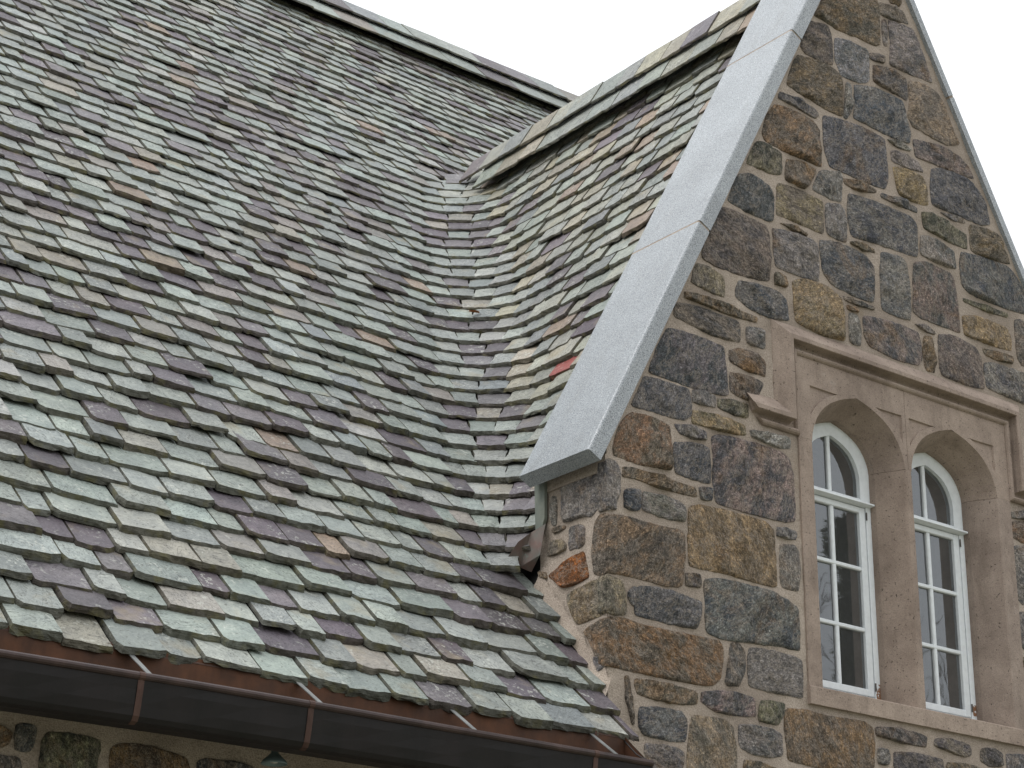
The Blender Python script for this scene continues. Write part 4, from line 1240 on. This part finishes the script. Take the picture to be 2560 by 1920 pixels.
YW = 7.19
for cx in CXS:
    W = part_empty('window')
    fr = MB()                                    # fixed frame: posts, arched head, transom
    for s in (-1, 1):
        a, b = cx + s * .291, cx + s * .252
        fr.bbox(min(a, b), max(a, b), YW, YW + .06, 3.95, 5.06, .003)
    ao = [(cx + (x - cx), z) for x, z in arch(cx, .291, ZS, .249)]
    ai = arch(cx, .213, 5.20, .212)
    ring_band(fr, [(cx - .291, 5.06)] + ao + [(cx + .291, 5.06)], [(cx - .213, 5.06)] + ai + [(cx + .213, 5.06)], YW + .002, YW + .05)
    fr.bbox(cx - .252, cx + .252, YW + .004, YW + .05, 3.945, 3.972, .003)
    fr.build('frame', M_PAINT, W)
    tr = MB()
    tr.bbox(cx - .252, cx + .252, YW + .004, YW + .05, 5.042, 5.088, .003)
    tr.prism([(YW + .01, 5.078), (YW - .035, 5.058), (YW - .037, 5.049), (YW - .028, 5.047), (YW + .01, 5.043)], lambda p, t: (cx + (-.285, .285)[t], p[0], p[1]))
    tr.build('transom', M_PAINT, W)
    mu = MB()
    mu.bbox(cx - .013 - .012, cx + .013 - .012, YW + .012, YW + .04, 5.08, 5.415, .004)
    mu.build('muntin', M_PAINT, W)
    sa = MB()                                    # casement below
    for s in (-1, 1):
        a, b = cx + s * .2485, cx + s * .203
        sa.bbox(min(a, b), max(a, b), YW + .004, YW + .046, 3.975, 5.038, .004)
    sa.bbox(cx - .2035, cx + .2035, YW + .005, YW + .045, 3.975, 4.014, .004)
    sa.bbox(cx - .2035, cx + .2035, YW + .005, YW + .045, 5.005, 5.038, .004)
    sa.build('sash', M_PAINT, W)
    vm = MB(); vm.bbox(cx - .014 - .008, cx + .014 - .008, YW + .010, YW + .04, 4.012, 5.007, .005); vm.build('muntin', M_PAINT, W)
    zr = [4.0135, 4.340, 4.682, 5.0055]
    for z in zr[1:3]:
        hm = MB(); hm.bbox(cx - .2035, cx + .2035, YW + .008, YW + .042, z - .011, z + .011, .004); hm.build('muntin', M_PAINT, W)
    rng = random.Random(int(cx * 100))
    for i in range(3):
        for s in (0, 1):
            x0, x1 = ((cx - .204, cx - .021), (cx + .005, cx + .204))[s]
            tl, tw = rng.uniform(-.0015, .0015), rng.uniform(-.0012, .0012)
            p = MB()
            y = YW + .026
            q = [(x0, zr[i]), (x1, zr[i]), (x1, zr[i + 1]), (x0, zr[i + 1])]
            p.add([(x, y + tl * (k > 1) + tw * (k in (1, 2)), z) for k, (x, z) in enumerate(q)], [(0, 1, 2, 3)])
            p.build('pane', M_GLASS, W)
    half = [(x, z) for x, z in arch(cx, .214, 5.20, .213)]
    n = len(half) // 2
    for s in (0, 1):
        pts = half[:n + 1] if s == 0 else half[n:]
        xm = cx - .012
        poly = [(xm, 5.085)] + ([(xm, 5.40)] if s == 1 else []) + (pts if s == 1 else []) + ([(cx + .214, 5.085)] if s == 1 else [])
        if s == 0: poly = [(cx - .214, 5.085)] + pts[:-1] + [(xm, 5.41), (xm, 5.085)]
        p = MB(); p.add([(x, YW + .027, z) for x, z in poly], [tuple(range(len(poly)))[::-1]]); p.build('pane', M_GLASS, W)
    # casement hinge on the right post
    hg = MB()
    for z in (4.03, 4.99):
        hg.tube([(cx + .2505, YW - .003, z - .022), (cx + .2505, YW - .003, z + .022)], .0045, 8)
    hg.build('hinge', mat_plain('iron_hinge', (92, 88, 84), .6, .5), W)
    # plastered reveal behind the glass
    rv = MB()
    prof = [(cx - .30, 3.95)] + arch(cx, .30, ZS, .256) + [(cx + .30, 3.95)]
    n = len(prof)
    rv.add([(x, YW + .062, z) for x, z in prof] + [(x + (x - cx) * .25, 7.62, z + .0) for x, z in prof], [(i, i + 1, n + i + 1, n + i) for i in range(n - 1)] + [(n - 1, 0, n, 2 * n - 1)])
    rv.build('reveal', M_PLASTER, W)
# dim room behind
m = MB()
m.add([(6.9, 7.63, 3.1), (9.6, 7.63, 3.1), (9.6, 9.6, 3.1), (6.9, 9.6, 3.1), (6.9, 7.63, 5.75), (9.6, 7.63, 5.75), (9.6, 9.6, 5.75), (6.9, 9.6, 5.75)],
      [(0, 1, 2, 3), (4, 7, 6, 5), (2, 6, 7, 3), (1, 5, 6, 2), (0, 3, 7, 4)])
m.build('room', M_DARKWALL, BUILDING)

# ------------------------------------------------------------------ small things
# lamp hanging under the gutter
LX, LY = 4.115, 6.88
L = tag(empty('eave_lamp', None, (LX, LY, 3.07)), 'small grey bell shaded lamp hanging under the gutter', 'lamp')
lm = mat_plain('grey_green_enamel', (104, 120, 122), .5, .2)
m = MB(); m.lathe([(.010, .06), (.013, .058), (.016, .04), (.030, .026), (.046, .012), (.052, .002), (.053, -.004), (.050, -.004), (.044, .010), (.028, .022), (.012, .034)], (0, 0, .02), 28)
m.build('shade', lm, L, smooth=True)
m = MB(); m.lathe([(0.0, .115), (.008, .112), (.010, .085), (.014, .082), (.014, .074), (.010, .07)], (0, 0, .02), 18); m.build('neck', lm, L, smooth=True)
m = MB(); m.tube([(0, 0, .12), (0, .01, .15), (0, .06, .165), (0, .125, .165)], .006, 10); m.build('bracket', lm, L, smooth=True)
m = MB(); m.lathe([(0, -.002), (.014, .002), (.02, .014), (.016, .028), (.008, .036)], (0, 0, .02), 16); m.build('bulb', mat_plain('frosted_glass', (170, 172, 168), .4), L, smooth=True)

# a curled leaf and a tuft of pine needles lodged in the valley
LP = Vector((6.90, 9.42, 6.62)) + Vector((0, -.03, .03))
L = empty('dry_leaf', None, LP)
tag(L, 'curled brown leaf lying on the slates of the valley', 'leaf')
m = MB()
vs, fs = [], []
for i in range(9):
    t = i / 8
    wv = .017 * math.sin(math.pi * (.08 + .9 * t))
    x = -.04 + .08 * t
    vs += [(x, -wv, .012 * t + .010), (x, 0, .012 * t), (x, wv, .012 * t + .014)]
for i in range(8):
    for j in (0, 1):
        fs.append((3 * i + j, 3 * i + 3 + j, 3 * i + 4 + j, 3 * i + 1 + j))
m.add(vs, fs); m.build('blade', mat_plain('dead_leaf', (142, 92, 56), .7), L)
m = MB(); m.tube([(-.038, 0, .001), (-.055, .004, .004)], .0012, 5); m.build('stalk', mat_plain('leaf_stalk', (96, 62, 38), .7), L)
NP = Vector((6.47, 8.43, 5.42)) + Vector((0, -.04, .045))
m = MB()
rng = random.Random(4)
for i in range(7):
    a = NP + Vector((rng.uniform(-.02, .02), rng.uniform(-.02, .02), 0))
    m.tube([a, a + Vector((.035 + rng.uniform(-.02, .02), -.02 + rng.uniform(-.02, .02), .025 + rng.uniform(-.01, .02)))], .0014, 5)
tag(m.build('pine_needles', mat_plain('dead_needles', (160, 78, 52), .7)), 'tuft of red brown pine needles caught in the lower valley', 'needles')

# trees across the lawn, mirrored in the window panes
def conifer(loc, h, w):
    T = tag(empty('evergreen_tree', None, loc), 'slim dark evergreen tree mirrored in the left window', 'tree')
    m = MB(); m.tube([(0, 0, 0), (0.05, 0, h * .5), (0, .03, h * .96)], [.2, .12, .02], 8)
    m.build('trunk', mat_plain('bark', (70, 58, 48), .9), T)
    rng = random.Random(3)
    vs, fs = [], []
    for q in range(13):                      # dense heart of the crown
        t = q / 12
        for k in range(14):
            a = 6.283 * k / 14
            rr_ = w * .62 * (1.02 - t) ** .8 * (1 + .35 * noise.noise(Vector((k * 1.3, q * .9, 2))))
            vs.append(Vector((rr_ * math.cos(a), rr_ * math.sin(a), h * (.12 + .82 * t))))
    for q in range(12):
        for k in range(14):
            fs.append((q * 14 + k, q * 14 + (k + 1) % 14, (q + 1) * 14 + (k + 1) % 14, (q + 1) * 14 + k))
    for i in range(9000):
        t = rng.random() ** .7
        z = h * (.12 + .88 * t)
        r = w * (1.02 - t) ** .75 * math.sqrt(rng.uniform(.15, 1)) * (1 + .25 * noise.noise(Vector((t * 9, i % 7, 0))))
        a = rng.uniform(0, 6.283)
        c = Vector((r * math.cos(a), r * math.sin(a), z + rng.uniform(-.1, .1)))
        d = Vector((math.cos(a), math.sin(a), rng.uniform(-.1, .8))).normalized()
        e = d.cross(Vector((rng.uniform(-1, 1), rng.uniform(-1, 1), 1))).normalized()
        L1, L2 = rng.uniform(.14, .32), rng.uniform(.03, .08)
        n = len(vs)
        vs += [c - e * L2, c + d * L1, c + e * L2, c - d * L1 * .4]
        fs.append((n, n + 1, n + 2, n + 3))
    mesh_obj('crown', vs, fs, mat_plain('evergreen_needles', (88, 92, 74), .8, 0, .3, 3), T)
conifer((25.75, -9.1, 0), 12.6, 1.5)

def bare_tree(loc, h):
    T = tag(empty('bare_tree', None, loc), 'leafless tree whose twigs are mirrored in the right window', 'tree')
    rng = random.Random(11)
    tk, br = MB(), MB()
    def grow(p, d, L, r, lev, mb):
        pts, rr = [p], [r]
        for i in range(4):
            d = (d + Vector((rng.uniform(-.16, .16), rng.uniform(-.16, .16), rng.uniform(-.04, .12)))).normalized()
            pts.append(pts[-1] + d * L / 4); rr.append(r * (1 - .14 * (i + 1)))
        mb.tube(pts, rr, 6 if lev < 2 else 4, cap=False)
        if lev < 5:
            for i in range(3 if lev else 6):
                k = rng.choice((2, 3, 4)) if lev else rng.choice((3, 4, 4))
                nd = (d + Vector((rng.uniform(-.8, .8), rng.uniform(-.8, .8), rng.uniform(.0, .5)))).normalized()
                grow(pts[k], nd, L * rng.uniform(.5, .68), max(.012, rr[k] * .62), lev + 1, br)
    grow(Vector((0, 0, 0)), Vector((0, 0, 1)), h * .42, .30, 0, tk)
    bk = mat_plain('grey_bark', (84, 76, 70), .9)
    tk.build('trunk', bk, T, smooth=True); br.build('crown', bk, T, smooth=True)
bare_tree((34.6, -14.9, 0), 15.5)

# parts were modelled in place: keep them there
for o in sc.objects:
    if o.parent == BUILDING:
        o.matrix_parent_inverse = Matrix.Identity(4)
